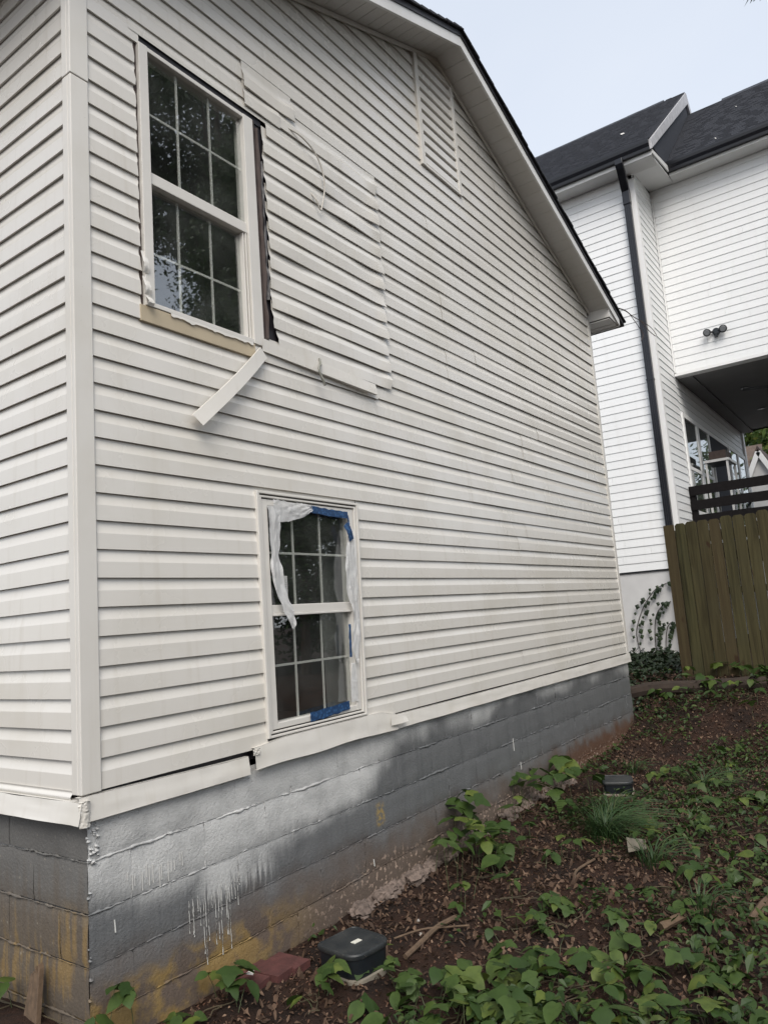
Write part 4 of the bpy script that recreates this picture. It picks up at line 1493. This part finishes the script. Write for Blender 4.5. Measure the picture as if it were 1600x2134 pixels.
G_R = 'leafy green vines on the red soil'
PL = [  # x, y, leaves, spread, height, size
    (0.53, -0.17, 5, 0.13, 0.16, 0.115, 'leafy vine rooted against the block wall below the white paint runs'),
    (0.02, 0.62, 5, 0.16, 0.20, 0.12, 'dark leafy vine at the foot of the side wall of the cream house'),
    (0.30, -0.20, 3, 0.10, 0.07, 0.10, 'low vine leaves at the foot of the house corner'),
    (0.76, -0.52, 5, 0.11, 0.12, 0.10, 'vine with drooping leaves beside the red bricks'),
    (1.02, -0.80, 4, 0.08, 0.11, 0.11, 'vine with broad leaves in front of the black lidded box'),
    (1.15, -0.62, 4, 0.10, 0.10, 0.08, 'small vine at the right of the black lidded box'),
    (0.82, -0.98, 10, 0.20, 0.13, 0.10, 'leafy vine clump at the front left of the leaf bed near the lidded box', G_R), (0.98, -1.12, 13, 0.24, 0.16, 0.105, 'leafy vine clump at the left edge of the leaf bed, below the thick broken stick', G_R), (1.20, -1.16, 12, 0.22, 0.17, 0.105, 'leafy vine clump on the upper edge of the leaf bed, under the thin twig', G_R), (1.42, -1.28, 9, 0.24, 0.16, 0.10, 'leafy vine clump at the top of the leaf bed, nearest the trailing dark vine', G_R),
    (0.94, -1.32, 16, 0.24, 0.16, 0.105, 'leafy vine clump in the middle of the leaf bed, low in the frame', G_R), (1.12, -1.48, 16, 0.26, 0.16, 0.105, 'leafy vine thick clump in the heart of the leaf bed', G_R), (1.46, -1.52, 10, 0.26, 0.15, 0.10, 'leafy vine right hand clump in the upper half of the leaf bed', G_R), (1.20, -1.74, 14, 0.26, 0.15, 0.10, 'leafy vine thick clump at the bottom of the leaf bed, cut by the frame', G_R),
    (1.38, -1.92, 12, 0.26, 0.14, 0.10, 'leafy vine bottom clump right of the thick cut off one', G_R), (1.62, -2.02, 7, 0.28, 0.14, 0.10, 'leafy vine clump at the right end of the leaf bed, under the pale broken stick', G_R), (1.50, -2.24, 10, 0.24, 0.12, 0.10, 'leafy vine bottom right corner clump of the leaf bed', G_R),
    (1.82, -1.44, 5, 0.26, 0.13, 0.09, 'leafy vine sparse clump behind the leaf bed, left of the pale broken stick', G_R), (2.00, -1.70, 5, 0.28, 0.13, 0.09, 'leafy vine sparse clump at the left end of the pale broken stick', G_R), (2.28, -1.86, 5, 0.30, 0.14, 0.09, 'leafy vine clump around the upright wispy grass', G_R), (2.95, -1.92, 7, 0.40, 0.16, 0.10, 'leafy vine clump at the right frame edge above the cut timber', G_R), (2.75, -1.58, 6, 0.34, 0.15, 0.095, 'leafy vine clump between the upright wispy grass and the thin grass tuft', G_R),
    (3.2, -1.70, 6, 0.36, 0.15, 0.095, 'leafy vine clump at the right frame edge level with the thin grass tuft', G_R), (3.66, -1.22, 7, 0.34, 0.14, 0.10, 'leafy vine clump just right of the pale flat scrap', G_R), (3.70, -1.50, 6, 0.38, 0.15, 0.10, 'leafy vine clump behind the pale flat scrap', G_R), (4.25, -1.60, 7, 0.46, 0.16, 0.10, 'leafy vine clump at the right frame edge behind the pale flat scrap', G_R),
    (2.71, -0.24, 13, 0.22, 0.36, 0.135, 'broad leaved vine climbing the wall over the broken mortar'),
    (2.40, -0.36, 14, 0.26, 0.26, 0.13, 'dense vine spilling off the mortar ledge'),
    (2.10, -0.70, 6, 0.24, 0.14, 0.11, 'trailing dark vine on the bare soil past the lidded box'),
    (1.80, -0.95, 7, 0.20, 0.12, 0.10, 'vine trailing towards the large leaf bed'),
    (3.80, -0.16, 10, 0.34, 0.30, 0.165, 'broad leaved vine against the chipped block wall'),
    (4.45, -0.14, 8, 0.32, 0.32, 0.16, 'far vine against the muddy part of the block wall'),
    (3.05, -0.45, 4, 0.24, 0.13, 0.11, 'vine in the corner of soil under the climbing leaves'),
    (2.85, -0.80, 5, 0.16, 0.14, 0.09, 'bright pale green sapling in the bare soil'),
    (7.75, -1.20, 14, 0.55, 0.22, 0.14, 'leaf mass below the fence pickets at the frame edge'),
    (8.05, -0.78, 12, 0.45, 0.20, 0.14, 'leaf mass below the second fence picket'),
    (6.45, -1.50, 10, 0.55, 0.18, 0.12, 'leafy vine clump on the slope at the right frame edge', G_R), (7.60, -0.32, 6, 0.30, 0.16, 0.13, 'few vine leaves by the rotten timber'),
    (5.80, -1.00, 7, 0.45, 0.14, 0.10, 'leafy vine sparse clump halfway up the slope to the fence', G_R), (8.25, -1.5, 12, 0.5, 0.22, 0.14, 'dark leaf mass at the foot of the fence'), (5.3, -0.75, 6, 0.3, 0.13, 0.10, 'small vine behind the far black box'),
    (1.93, -1.20, 6, 0.2, 0.12, 0.085, 'leafy vine sparse clump between the dark trailing vine and the leaf bed', G_R), (1.76, -1.62, 8, 0.2, 0.12, 0.09, 'leafy vine sparse clump right of the bare patch, at the top of the leaf bed', G_R), (4.9, -1.45, 9, 0.4, 0.14, 0.1, 'leafy vine clump on the faint grass patch of the slope', G_R),
]
for (x, y, n, sp_, h, sz, lab, *grp) in PL:
    vine_plant(x, y, n, sp_, h, sz, lab, group=grp[0] if grp else None)


def add_flat_leaves(n, fn, size, mat, name, kind='stuff', seed=1, curl=0.3, shape='ovate'):
    q = np.random.RandomState(seed)
    V, F = [], []
    for i in range(n):
        r = fn(q)
        if r is None: continue
        x, y, z, sc_ = r
        s_ = size * sc_ * q.uniform(0.5, 1.2)
        az = q.uniform(0, 2 * math.pi)
        ti, tj = q.normal(0, curl), q.normal(0, curl)
        ca, sa = math.cos(az), math.sin(az)
        if shape == 'ovate':
            pts = [(-.5, 0, 0), (-.15, .27, .1), (.2, .22, .08), (.55, 0, -.06), (.2, -.22, .08), (-.15, -.27, .1), (0.05, 0, -0.03)]
        else:
            pts = [(-.5, 0, 0), (-.2, .2, .1), (-.05, .55, .22), (.1, .2, .05), (.55, .12, .15), (.2, -.1, 0), (.15, -.5, .2), (-.1, -.2, .05), (0, 0, -0.05)]
        b = len(V)
        for (px_, py_, pz) in pts:
            pz = pz * q.uniform(0.2, 1.8) + px_ * ti + py_ * tj
            V.append((x + s_ * (px_ * ca - py_ * sa), y + s_ * (px_ * sa + py_ * ca), z + s_ * pz))
        k = len(pts) - 1
        F += [(b + j, b + (j + 1) % k, b + k) for j in range(k)]
    me = bpy.data.meshes.new(name)
    me.from_pydata(V, [], F)
    me.materials.append(M[mat])
    o = bpy.data.objects.new(name, me)
    COL.objects.link(o)
    return tag(o, kind=kind)


def clear(x, y):
    if -0.03 < x < 7.12 and y > -0.02: return False
    return True


def litter_at(q):
    x = q.uniform(-0.5, 8.6)
    y = q.uniform(-2.5, 0.6 if x > 7 else 0.0)
    if not clear(x, y): return None
    d = nz(x * 1.1, y * 1.1, 5.5)
    if q.uniform(-0.75, 0.75) > d + 0.25: return None
    return x, y, gz(x, y) + 0.006 + 0.012 * q.rand(), 1.0


add_flat_leaves(2200, litter_at, 0.05, 'litter', 'leaf_litter', seed=2, shape='star', curl=0.5)
add_flat_leaves(22000, litter_at, 0.030, 'litter', 'leaf_fragments', seed=12, curl=0.7)


def crumb_at(q):
    x = q.uniform(-0.3, 7.5)
    y = q.uniform(-2.4, 0.0)
    if not clear(x, y): return None
    return x, y, gz(x, y) + 0.003, 1.0


add_flat_leaves(16000, crumb_at, 0.016, 'crumb', 'soil_crumbs', seed=3, curl=0.5)


def cover_at(q):
    x = q.uniform(0.6, 8.6)
    y = q.uniform(-2.5, 0.0)
    if not clear(x, y): return None
    d = nz(x * 1.3 + 7, y * 1.5, 2.5) + 0.55 * S(-0.9, -1.9, y) - 0.35 * S(-0.9, -0.5, y) * S(3.2, 2.2, x) + 0.14 * S(2.8, 4.2, x)
    if d < 0.08 + 0.3 * q.rand(): return None
    return x, y, gz(x, y) + 0.015 + 0.06 * q.rand() * (1 + d), 1.0 if q.rand() < 0.7 else 1.6


add_flat_leaves(14000, cover_at, 0.036, 'cover', 'ground_cover', seed=4, curl=0.45)


def mound_at(q):
    x = q.uniform(7.2, 12.0)
    y = q.uniform(-0.25, 2.6)
    if x > 11.2 and q.rand() < 0.75: return None
    if x < 8.6 and y < 0.0 and q.rand() < 0.5: return None
    return x, y, gz(x, y) + 0.02 + 0.10 * q.rand() ** 2 * S(8, 10, x), 1.0


add_flat_leaves(5200, mound_at, 0.085, 'ivy', 'ground_ivy', seed=6, curl=0.5)


def grass_tuft(x, y, n, h, spread, label):
    root = thing('grass_tuft', label, 'grass', (x, y, gz(x, y)))
    q = random.Random(int(x * 100))
    m = MB()
    for i in range(n):
        a = q.uniform(0, 2 * math.pi)
        r = spread * q.random() * 0.5
        b = Vector((x + r * math.cos(a), y + r * math.sin(a), gz(x, y) - 0.01))
        hh = h * q.uniform(0.5, 1.1)
        out = spread * q.uniform(0.5, 1.5)
        da = a + q.uniform(-0.5, 0.5)
        dv = Vector((math.cos(da), math.sin(da), 0))
        sd = Vector((-dv.y, dv.x, 0)) * q.uniform(0.003, 0.0055)
        pts = []
        for k in range(6):
            t = k / 5
            pts.append((b + dv * (out * t * t * 0.9 + 0.02 * t) + Vector((0, 0, hh * (1.55 * t - 0.95 * t * t))), (1 - t) ** 0.6))
        vs = []
        for p, wv in pts:
            vs += [p - sd * wv, p + sd * wv + Vector((0, 0, 0.002))]
        m.add(vs, [(2 * k, 2 * k + 1, 2 * k + 3, 2 * k + 2) for k in range(5)])
    m.build('blades', M['grass'], root, True)
    return root


grass_tuft(3.45, -0.88, 240, 0.30, 0.30, 'large tuft of long green grass in front of the far black box')
grass_tuft(3.95, -0.75, 120, 0.24, 0.24, 'smaller grass tuft behind the large tuft')
grass_tuft(3.05, -1.32, 60, 0.22, 0.22, 'thin grass tuft amid vines to the right of the large tuft')
grass_tuft(2.35, -1.76, 50, 0.26, 0.16, 'upright wispy grass by the cut timber at the frame edge')
grass_tuft(5.2, -1.15, 90, 0.20, 0.28, 'faint grass patch on the slope towards the fence')
grass_tuft(5.55, -0.42, 40, 0.20, 0.16, 'dry wispy grass behind the far black box')

# ivy on the stucco wall
def ivy(path, label, sd):
    P = spline([(X2 - 0.005, p[0] + 0.05 * nz(p[1] * 5, sd), p[1]) for p in path], 6)
    root = thing('ivy_vine', label, 'vine', tuple(P[0]))
    MB().tube(P, 0.007, 5).build('stem', M['twig'], root, True)
    q = random.Random(sd)
    m = MB()
    for i, p in enumerate(P):
        for k in range(1 + (i % 2 if i < len(P) * 0.8 else 0)):
            s_ = q.uniform(0.036, 0.080)
            if q.random() < 0.2: continue
            sgn = 1 if (i + k) % 2 else -1
            c = p + Vector((-0.03 - 0.03 * q.random(), sgn * q.uniform(0.03, 0.09), q.uniform(-0.03, 0.03)))
            m.add([c + Vector((0, 0, s_ * .5)), c + Vector((-0.01, sgn * s_ * 0.9, s_ * .2)), c + Vector((-0.02, sgn * s_ * .5, -s_)), c + Vector((-0.012, -sgn * s_ * .4, -s_ * .4)), c + Vector((-0.025, sgn * s_ * 0.3, -s_ * 0.1))],
                  [(0, 1, 4), (1, 2, 4), (2, 3, 4), (3, 0, 4)])
    m.build('leaves', M['ivy'], root)


ivy([(1.30, -0.45), (1.36, 0.0), (1.20, 0.42), (1.04, 0.66), (0.90, 0.78), (0.73, 0.86)], 'tallest ivy vine curving up the pale foundation of the white house', 1)
ivy([(1.06, -0.45), (1.03, -0.05), (0.95, 0.30), (0.84, 0.48), (0.70, 0.53)], 'middle ivy vine on the pale foundation, shorter than its neighbour', 2)
ivy([(0.90, -0.45), (0.86, -0.15), (0.79, 0.08), (0.72, 0.16)], 'shortest ivy vine nearest the fence', 3)

# ------------------------------------------------------------------ things on the ground
def lid_box(cx, cy, rz, wx, wy, h, label, sticker, name='lidded_box'):
    root = thing(name, label, 'box', (cx, cy, gz(cx, cy)), None, rz)
    z0 = 0.0
    def outline(s_, n=6):
        pts = []
        rad = 0.07 * s_
        for (sx, sy, rr) in ((1, 1, 0.03), (-1, 1, 0.03), (-1, -1, rad), (1, -1, rad)):
            for k in range(n + 1):
                a = {(1, 1): 0, (-1, 1): 90, (-1, -1): 180, (1, -1): 270}[(sx, sy)] + 90 * k / n
                pts.append((sx * (wx * s_ - rr) + rr * math.cos(R(a)), sy * (wy * s_ - rr) + rr * math.sin(R(a))))
        return pts
    def ring(mb, levels):
        n = None
        vs, fs = [], []
        for (s_, z) in levels:
            o = outline(s_)
            n = len(o)
            vs += [(p[0], p[1], z) for p in o]
        for i in range(len(levels) - 1):
            for k in range(n):
                fs.append((i * n + k, i * n + (k + 1) % n, (i + 1) * n + (k + 1) % n, (i + 1) * n + k))
        fs.append(tuple(range((len(levels) - 1) * n, len(levels) * n)))
        return mb.add(vs, fs)
    def local(nm, levels, mat):
        me = ring(MB(), levels).mesh(nm, M[mat], Vector((0, 0, 0)), True, 35)
        o = bpy.data.objects.new(nm, me)
        COL.objects.link(o)
        o.parent = root
        return o
    local('rim', [(1.0, -0.05), (1.01, 0.015), (0.9, 0.018)], 'concrete')
    local('body', [(0.90, -0.02), (0.94, h * 0.6), (0.95, h - 0.022)], 'dark')
    local('lid', [(0.985, h - 0.024), (1.0, h - 0.018), (1.0, h - 0.006), (0.97, h), (0.93, h + 0.001), (0.92, h - 0.002)], 'boxlid')
    if sticker:
        me = MB().box(-0.02, 0.030, -0.026, 0.002, h - 0.0015, h + 0.0008).mesh('label', M['stk2'])
        o = bpy.data.objects.new('label', me)
        COL.objects.link(o)
        o.parent = root
    return root


def mat_lid():
    t = NT('dusty_black_lid')
    d = t.noise(9, 6)
    c = t.mix(t.step(d, 0.3, 0.75), (0.012, 0.015, 0.017), (0.036, 0.038, 0.037))
    c = t.mix(t.step(t.noise(160, 2), 0.68, 0.74), c, (0.2, 0.17, 0.14))
    t.bump(t.noise(120, 3), 0.25, 0.002)
    return t.done(c, 0.5)


M['boxlid'] = mat_lid()
def mat_stk2():
    t = NT('small_white_label')
    x, y, z = t.xyz()
    v = t.noise(1.0, 1, t.scale(t.pos(), (230, 90, 1)))
    return t.done(t.mix(t.step(v, 0.56, 0.6, 0, 0.45), (0.66, 0.64, 0.56), (0.2, 0.2, 0.18)), 0.6)
M['stk2'] = mat_stk2()
lid_box(1.115, -0.455, R(-8), 0.132, 0.137, 0.128, 'black plastic box with a rounded lid and small white label by the red bricks', True)
lid_box(4.80, -0.53, R(20), 0.150, 0.13, 0.115, 'far black plastic box with a pale rim near the end of the wall', False)

# bricks set against the wall
bk = random.Random(2)
for (cx, cy, az, lab) in ((0.735, -0.10, 8, 'left red brick lying by the wall with a yellow curled leaf on it'), (0.865, -0.125, 4, 'middle red brick lying by the wall with chipped white paint'), (0.975, -0.14, 2, 'right red brick lying by the wall next to the lidded box')):
    m = MB()
    n = 6
    L_, Wb, Hb = 0.100, 0.055, 0.036
    a = R(az)
    gz_ = gz(cx, cy)
    def P_(px_, py_, pz):
        q = (px_ * math.cos(a) - py_ * math.sin(a), px_ * math.sin(a) + py_ * math.cos(a))
        return (cx + q[0] + 0.002 * nz(px_ * 40, py_ * 40, cx), cy + q[1], gz_ + pz + 0.002 * nz(px_ * 30, py_ * 30, cx * 3))
    m.grid(lambda u, v: P_((u - .5) * 2 * Wb, (v - .5) * 2 * L_, Hb), n, n * 2)
    m.grid(lambda u, v: P_((u - .5) * 2 * Wb, -L_, Hb * v - 0.02 * (1 - v)), n, 2)
    m.grid(lambda u, v: P_((.5 - u) * 2 * Wb, L_, Hb * v - 0.02 * (1 - v)), n, 2)
    m.grid(lambda u, v: P_(-Wb, (.5 - u) * 2 * L_, Hb * v - 0.02 * (1 - v)), n * 2, 2)
    m.grid(lambda u, v: P_(Wb, (u - .5) * 2 * L_, Hb * v - 0.02 * (1 - v)), n * 2, 2)
    tag(m.build('brick', M['brick'], None, True, 40), lab, 'brick', 'red bricks by the wall')
m = MB().grid(lambda u, v: (0.70 + 0.05 * u + 0.012 * math.sin(v * 3), -0.14 + 0.022 * (v - .5) * math.sin(u * 3.1) * 2, gz(0.72, -0.14) + 0.060 + 0.02 * abs(u - .5)), 6, 3)
tag(m.build('dry_leaf', M['paper'], None, True), 'curled yellow leaf on the left red brick', 'leaf')

# broken mortar ledge along the foot of the wall
def rock(cx, cy, cz, sx, sy, sz, sd):
    bm = bmesh.new()
    bmesh.ops.create_icosphere(bm, subdivisions=3, radius=1.0)
    m = MB()
    vs = []
    for v in bm.verts:
        p = v.co
        k = 1 + 0.45 * nz(p.x * 1.3 + sd, p.y * 1.3, p.z * 1.3) + 0.30 * nz(p.x * 3.4 + sd, p.y * 3.4, p.z * 3.4) + 0.16 * nz(p.x * 9 + sd, p.y * 9, p.z * 9)
        vs.append((cx + p.x * k * sx, cy + p.y * k * sy, cz + p.z * k * sz))
    m.add(vs, [tuple(v.index for v in f.verts) for f in bm.faces])
    bm.free()
    return m


lk = random.Random(13)
ORD = ['first', 'second', 'third', 'fourth', 'fifth', 'sixth', 'seventh', 'eighth', 'ninth', 'tenth', 'eleventh', 'twelfth', 'thirteenth', 'fourteenth']
for i in range(14):
    x = 1.66 + 1.35 * i / 13 + lk.uniform(-0.03, 0.03)
    y = -0.035 - lk.random() * 0.075
    s_ = lk.uniform(0.024, 0.060)
    m = rock(x, y, gz(x, y) + s_ * 0.5, s_ * lk.uniform(0.9, 1.6), s_ * 0.9, s_ * 0.75, i * 3.3)
    tag(m.build('mortar_lump', M['lump'], None, True, 35), ORD[i] + ' rough lump of old mortar along the wall, counting from the lidded box', 'rubble', 'lumps of old mortar along the wall')
for (xa, xb) in ((1.6, 3.3), (3.5, 5.0)):
    m = MB()
    m.grid(lambda u, v: (xa + (xb - xa) * u, 0.01 - 0.125 * v - 0.05 * nz(u * 11, xa), gz(xa + (xb - xa) * u, -0.1) + 0.055 * math.cos(v * 1.5) ** 0.6 - 0.02 + 0.030 * nz(u * 16, v * 3, xa) + 0.022 * nz(u * 60, v * 9, 2)), 160, 12)
    m.build('mortar_ledge', M['lump'], house, True, 30)

# sticks, timber, scraps
def stick(pts, rad, label, name='stick', mat='stick', cat='stick'):
    m = MB().tube(spline(pts, 5), rad, 7)
    return tag(m.build(name, M[mat], None, True), label, cat)


g = lambda x, y, h=0.02: (x, y, gz(x, y) + h)
stick([g(1.30, -0.62), g(1.46, -0.62, 0.025), g(1.62, -0.605, 0.03), g(1.80, -0.61, 0.02)], 0.014, 'thick broken stick lying on the bare soil right of the lidded box')
stick([g(1.42, -0.47), g(1.55, -0.56, 0.035), g(1.66, -0.66, 0.03), g(1.75, -0.72)], 0.005, 'thin twig crossing the thick stick')
stick([g(2.12, -1.62, 0.04), g(2.26, -1.70, 0.045), g(2.38, -1.78, 0.04)], 0.022, 'pale broken stick in the vines at the right')
stick([g(2.36, -2.00, 0.03), g(2.55, -2.03, 0.04), g(2.8, -2.08, 0.05)], 0.024, 'cut pale timber end at the right edge of the ground', 'timber')
stick([g(2.55, -1.0), g(2.72, -0.95, 0.02), g(2.95, -0.98, 0.02)], 0.008, 'slim dark twig on the leaf litter')
m = MB().tube(spline([g(7.55, 0.35, 0.05), g(7.75, -0.10, 0.07), g(7.95, -0.55, 0.05), g(8.1, -1.3, 0.05)], 6), [0.085 + 0.012 * nz(i * .7) for i in range(19)], 9)
tag(m.build('log', M['rot'], None, True), 'dark rotten timber lying between the house corner and the fence', 'log')
bx_ = MB()
bz = gz(-0.1, 0.4) - 0.03
BY = 0.25
def bs(u, v, d=0.0): return (-0.085 + 0.03 * v + d, BY + 0.105 * u * (1 - 0.35 * v) + 0.02 * v, bz + (0.215 + 0.045 * nz(u * 5, 1) - 0.03 * u) * v)
bx_.grid(lambda u, v: bs(u, v), 8, 8)
bx_.grid(lambda u, v: bs(u, v, 0.02), 8, 8)
bx_.grid(lambda u, v: bs(u, 1.0, 0.02 * v), 8, 1)
bx_.grid(lambda u, v: bs(0.0, v, 0.02 * u), 1, 6)
bx_.grid(lambda u, v: bs(1.0, v, 0.02 * u), 1, 6)
tag(bx_.build('board_scrap', M['stick'], None), 'upright brown scrap of board by the side wall', 'board')
m = MB().add([g(3.08, -1.16, 0.06), g(3.20, -1.24, 0.05), g(3.32, -1.20, 0.07), g(3.24, -1.10, 0.09)], [(0, 1, 2, 3)])
m.prism([g(3.08, -1.16, 0.056), g(3.20, -1.24, 0.046), g(3.32, -1.20, 0.066), g(3.24, -1.10, 0.086)], (0, 0, 0.003))
tag(m.build('slate_scrap', M['scrap'], None), 'pale flat scrap lying among the vines right of the large grass tuft', 'scrap')
st_ = random.Random(31)
for i, (x, y, lab) in enumerate(((1.72, -0.42, 'small white pebble near the mortar ledge'), (1.55, -0.55, 'tiny white pebble on the bare soil'), (0.88, -1.02, 'pale stone at the bottom edge amid vines'))):
    tag(rock(x, y, gz(x, y) + 0.012, 0.012, 0.009, 0.008, i * 9.0).build('pebble', M['pebble'], None, True, 50), lab, 'stone')

# fallen leaves large enough to be seen one by one
FL = [(1.62, -0.84, 'dry brown leaf on bare soil below the thick broken stick'), (1.22, -0.86, 'pale orange leaf among the vines in front of the lidded box'), (2.45, -0.62, 'dry leaf in front of the dense vine on the mortar ledge'), (3.0, -0.98, 'pale curled leaf left of the large grass tuft'),
      (2.2, -1.15, 'brown leaf at the upper edge of the large leaf bed'), (4.6, -0.95, 'dry leaf on the bare slope behind the grass tuft'), (5.6, -1.2, 'orange leaf on the slope towards the fence'), (1.95, -0.50, 'dry leaf beside the mortar lumps')]
for (x, y, lab) in FL:
    q = [(-.5, 0, 0), (-.2, .18, .12), (-.05, .55, .22), (.1, .2, .05), (.55, .12, .15), (.2, -.1, 0), (.15, -.5, .2), (-.1, -.2, .05), (0, 0, -0.05)]
    a_ = st_.uniform(0, 6.28)
    s_ = st_.uniform(0.06, 0.085)
    z = gz(x, y) + 0.022
    m = MB().add([(x + s_ * (p[0] * math.cos(a_) - p[1] * math.sin(a_)), y + s_ * (p[0] * math.sin(a_) + p[1] * math.cos(a_)), z + s_ * p[2] * st_.uniform(.6, 1.8)) for p in q], [(j, (j + 1) % 8, 8) for j in range(8)])
    tag(m.build('fallen_leaf', M['litter'], None), lab, 'leaf', 'fallen brown leaves on the soil')

# ------------------------------------------------------------------ trees
def crown_mesh(name, seed, n, rx, rz_, mat, clump=40, leaf=0.11, hole=0.0):
    q = np.random.RandomState(seed)
    cs = []
    while len(cs) < clump:
        p = q.uniform(-1, 1, 3)
        l = np.linalg.norm(p)
        if l < 1 and l > 0.25: cs.append(p)
    cs = np.array(cs)
    k = q.randint(0, clump, n)
    P = cs[k] * np.array([rx, rx, rz_]) + q.normal(0, 1, (n, 3)) * np.array([rx, rx, rz_]) * 0.13
    az = q.uniform(0, 2 * math.pi, n)
    el = q.normal(0, 0.6, n)
    d = np.stack([np.cos(az) * np.cos(el), np.sin(az) * np.cos(el), np.sin(el)], 1)
    s_ = np.cross(d, q.normal(0, 1, (n, 3)))
    s_ /= np.linalg.norm(s_, axis=1)[:, None]
    L = leaf * q.uniform(0.6, 1.3, n)[:, None]
    V = np.stack([P - d * L, P + s_ * L * 0.42, P + d * L, P - s_ * L * 0.42], 1).reshape(-1, 3)
    F = np.arange(4 * n).reshape(n, 4)
    me = bpy.data.meshes.new(name)
    me.vertices.add(4 * n)
    me.vertices.foreach_set('co', V.ravel())
    me.loops.add(4 * n)
    me.loops.foreach_set('vertex_index', F.ravel().astype(np.int32))
    me.polygons.add(n)
    me.polygons.foreach_set('loop_start', np.arange(0, 4 * n, 4, dtype=np.int32))
    me.update(calc_edges=True)
    me.materials.append(M[mat])
    return me, cs * np.array([rx, rx, rz_])


def tree(x, y, h0, rx, rz_, label, seed, n=9000, mat='fol', trunk=0.16, leaf=0.11, base=None):
    z0 = gz(x, y) if base is None else base
    root = thing('tree', label, 'tree', (x, y, z0))
    me, cs = crown_mesh('crown', seed, n, rx, rz_, mat, leaf=leaf)
    o = bpy.data.objects.new('crown', me)
    COL.objects.link(o)
    o.parent = root
    o.location = (0, 0, h0 + rz_)
    m = MB()
    top = Vector((x + 0.2, y, z0 + h0 + rz_ * 1.3))
    m.tube(spline([(x, y, z0 - 0.2), (x + 0.08, y + 0.05, z0 + h0 * 0.6), tuple(top)], 6), [trunk * (1 - 0.055 * i) for i in range(13)], 8)
    for c in cs[::3]:
        b = Vector((x + 0.1, y, z0 + h0 * 0.8 + (c[2] + rz_) * 0.4))
        e = Vector((x + c[0], y + c[1], z0 + h0 + rz_ + c[2]))
        m.tube([b, (b + e) / 2 + Vector((0, 0, 0.2)), e], [trunk * .3, trunk * .18, 0.015], 5)
    m.build('trunk', M['bark'], root, True)
    return root


tree(10.1, -7.8, 1.4, 2.3, 5.4, 'tall broad tree standing across the yard from the window wall', 41, 52000, leaf=0.065)
tree(10.9, -10.7, 11.0, 4.6, 3.2, 'very tall high crowned tree rising behind the broad one', 50, 40000, leaf=0.10, trunk=0.22)
tree(5.9, -11.2, 0.0, 1.7, 1.5, 'low bushy tree across the yard left of the tall one', 42, 16000, leaf=0.08)
tree(13.5, -9.6, 0.3, 2.6, 2.2, 'rounded tree beyond the white house corner', 43, 16000, leaf=0.09)
tree(2.6, -13.5, 0.0, 2.4, 1.6, 'bushy tree at the back of the yard', 44, 14000, leaf=0.09)
tree(-2.5, -14.5, 0.0, 2.6, 1.8, 'bushy tree behind the photographer', 46, 14000, leaf=0.09)
tree(9.6, -12.4, 0.2, 3.0, 2.2, 'dark low thicket tree behind the tall one', 47, 18000, leaf=0.09)
tree(30.5, -3.2, 0.5, 2.6, 3.0, 'yellow green tree seen through the porch', 48, 9000, 'fol2', leaf=0.16, base=0.5)
tree(31.0, 1.9, 0.5, 2.6, 3.3, 'leafy tree behind the far gable', 49, 9000, 'fol2', leaf=0.16, base=0.5)
# leaf sprays hanging in at the top right corner
m = MB()
tw = spline([(9.75, -6.2, 9.6), (9.6, -4.6, 9.3), (8.9, -3.6, 8.9), (8.2, -2.75, 8.3), (7.72, -2.33, 7.93)], 6)
m.tube(tw, [0.024 - 0.0008 * i for i in range(len(tw))], 5)
sp_ = thing('overhanging_branch', 'leafy branch tip hanging in at the top right corner of the sky', 'branch', (9.75, -6.2, 9.6))
m.build('twig', M['twig'], sp_, True)
m = MB()
q = random.Random(8)
for i, p in enumerate(tw[10:]):
    for k in range(7):
        a_ = Vector((q.uniform(-1, 1), q.uniform(-1, 1), q.uniform(-1.2, 0.1))).normalized()
        e = p + a_ * q.uniform(0.10, 0.22)
        s_ = a_.cross(Vector((q.uniform(-1, 1), q.uniform(-1, 1), 0.3))).normalized() * 0.014
        m.add([p, (p + e) / 2 + s_, e, (p + e) / 2 - s_], [(0, 1, 2, 3)])
m.build('leaves', M['fol'], sp_)

# a further house glimpsed through the porch
fh = thing('far_cottage', 'small far cottage gable with leaf strewn roof seen through the porch', 'house', (25.5, -0.5, 0.3))
CY, CZ = 0.66, 5.23
m = MB().prism([(25.0, CY - 1.6, 0.3), (25.0, CY + 1.6, 0.3), (25.0, CY + 1.6, CZ - 3.4), (25.0, CY, CZ - 0.1), (25.0, CY - 1.6, CZ - 3.4)], (3.0, 0, 0))
m.build('gable_wall', M['stucco'], fh)
for sg in (-1, 1):
    MB().bar((24.93, CY, CZ - 0.12), (24.93, CY + sg * 1.75, CZ - 3.75), (0, 0, 1), 0.16, 0.10).build('rake_board', M['ntrim'], fh)
    m = MB().prism([(24.9, CY + sg * 1.8, CZ - 3.75), (24.9, CY, CZ - 0.02), (24.9, CY, CZ + 0.10), (24.9, CY + sg * 1.9, CZ - 3.75)], (3.2, 0, 0))
    m.build('roof', M['oldwood'], fh)
MB().prism([(26.0, CY + 0.2, CZ - 4.0), (26.0, CY + 3.5, CZ - 4.0), (27.6, CY + 3.5, CZ + 0.6), (27.6, CY + 0.2, CZ + 0.6)], (0.05, 0, -0.04)).build('side_roof', M['lump'], fh)
q = random.Random(77)
m = MB()
for i in range(90):
    t, y = q.random(), q.uniform(0.25, 2.2)
    p = Vector((26.0 + 1.4 * t - 0.04, CY + y, CZ - 4.0 + 4.1 * t + 0.03))
    s_ = q.uniform(0.03, 0.09)
    m.add([p + Vector((-s_ * .4, 0, -s_)), p + Vector((-0.05, s_ * 1.6, 0)), p + Vector((s_ * .4, 0, s_)), p + Vector((-0.05, -s_ * 1.6, 0))], [(0, 1, 2, 3)])
tag(m.build('roof_leaves', M['fol2'], fh), kind='stuff')
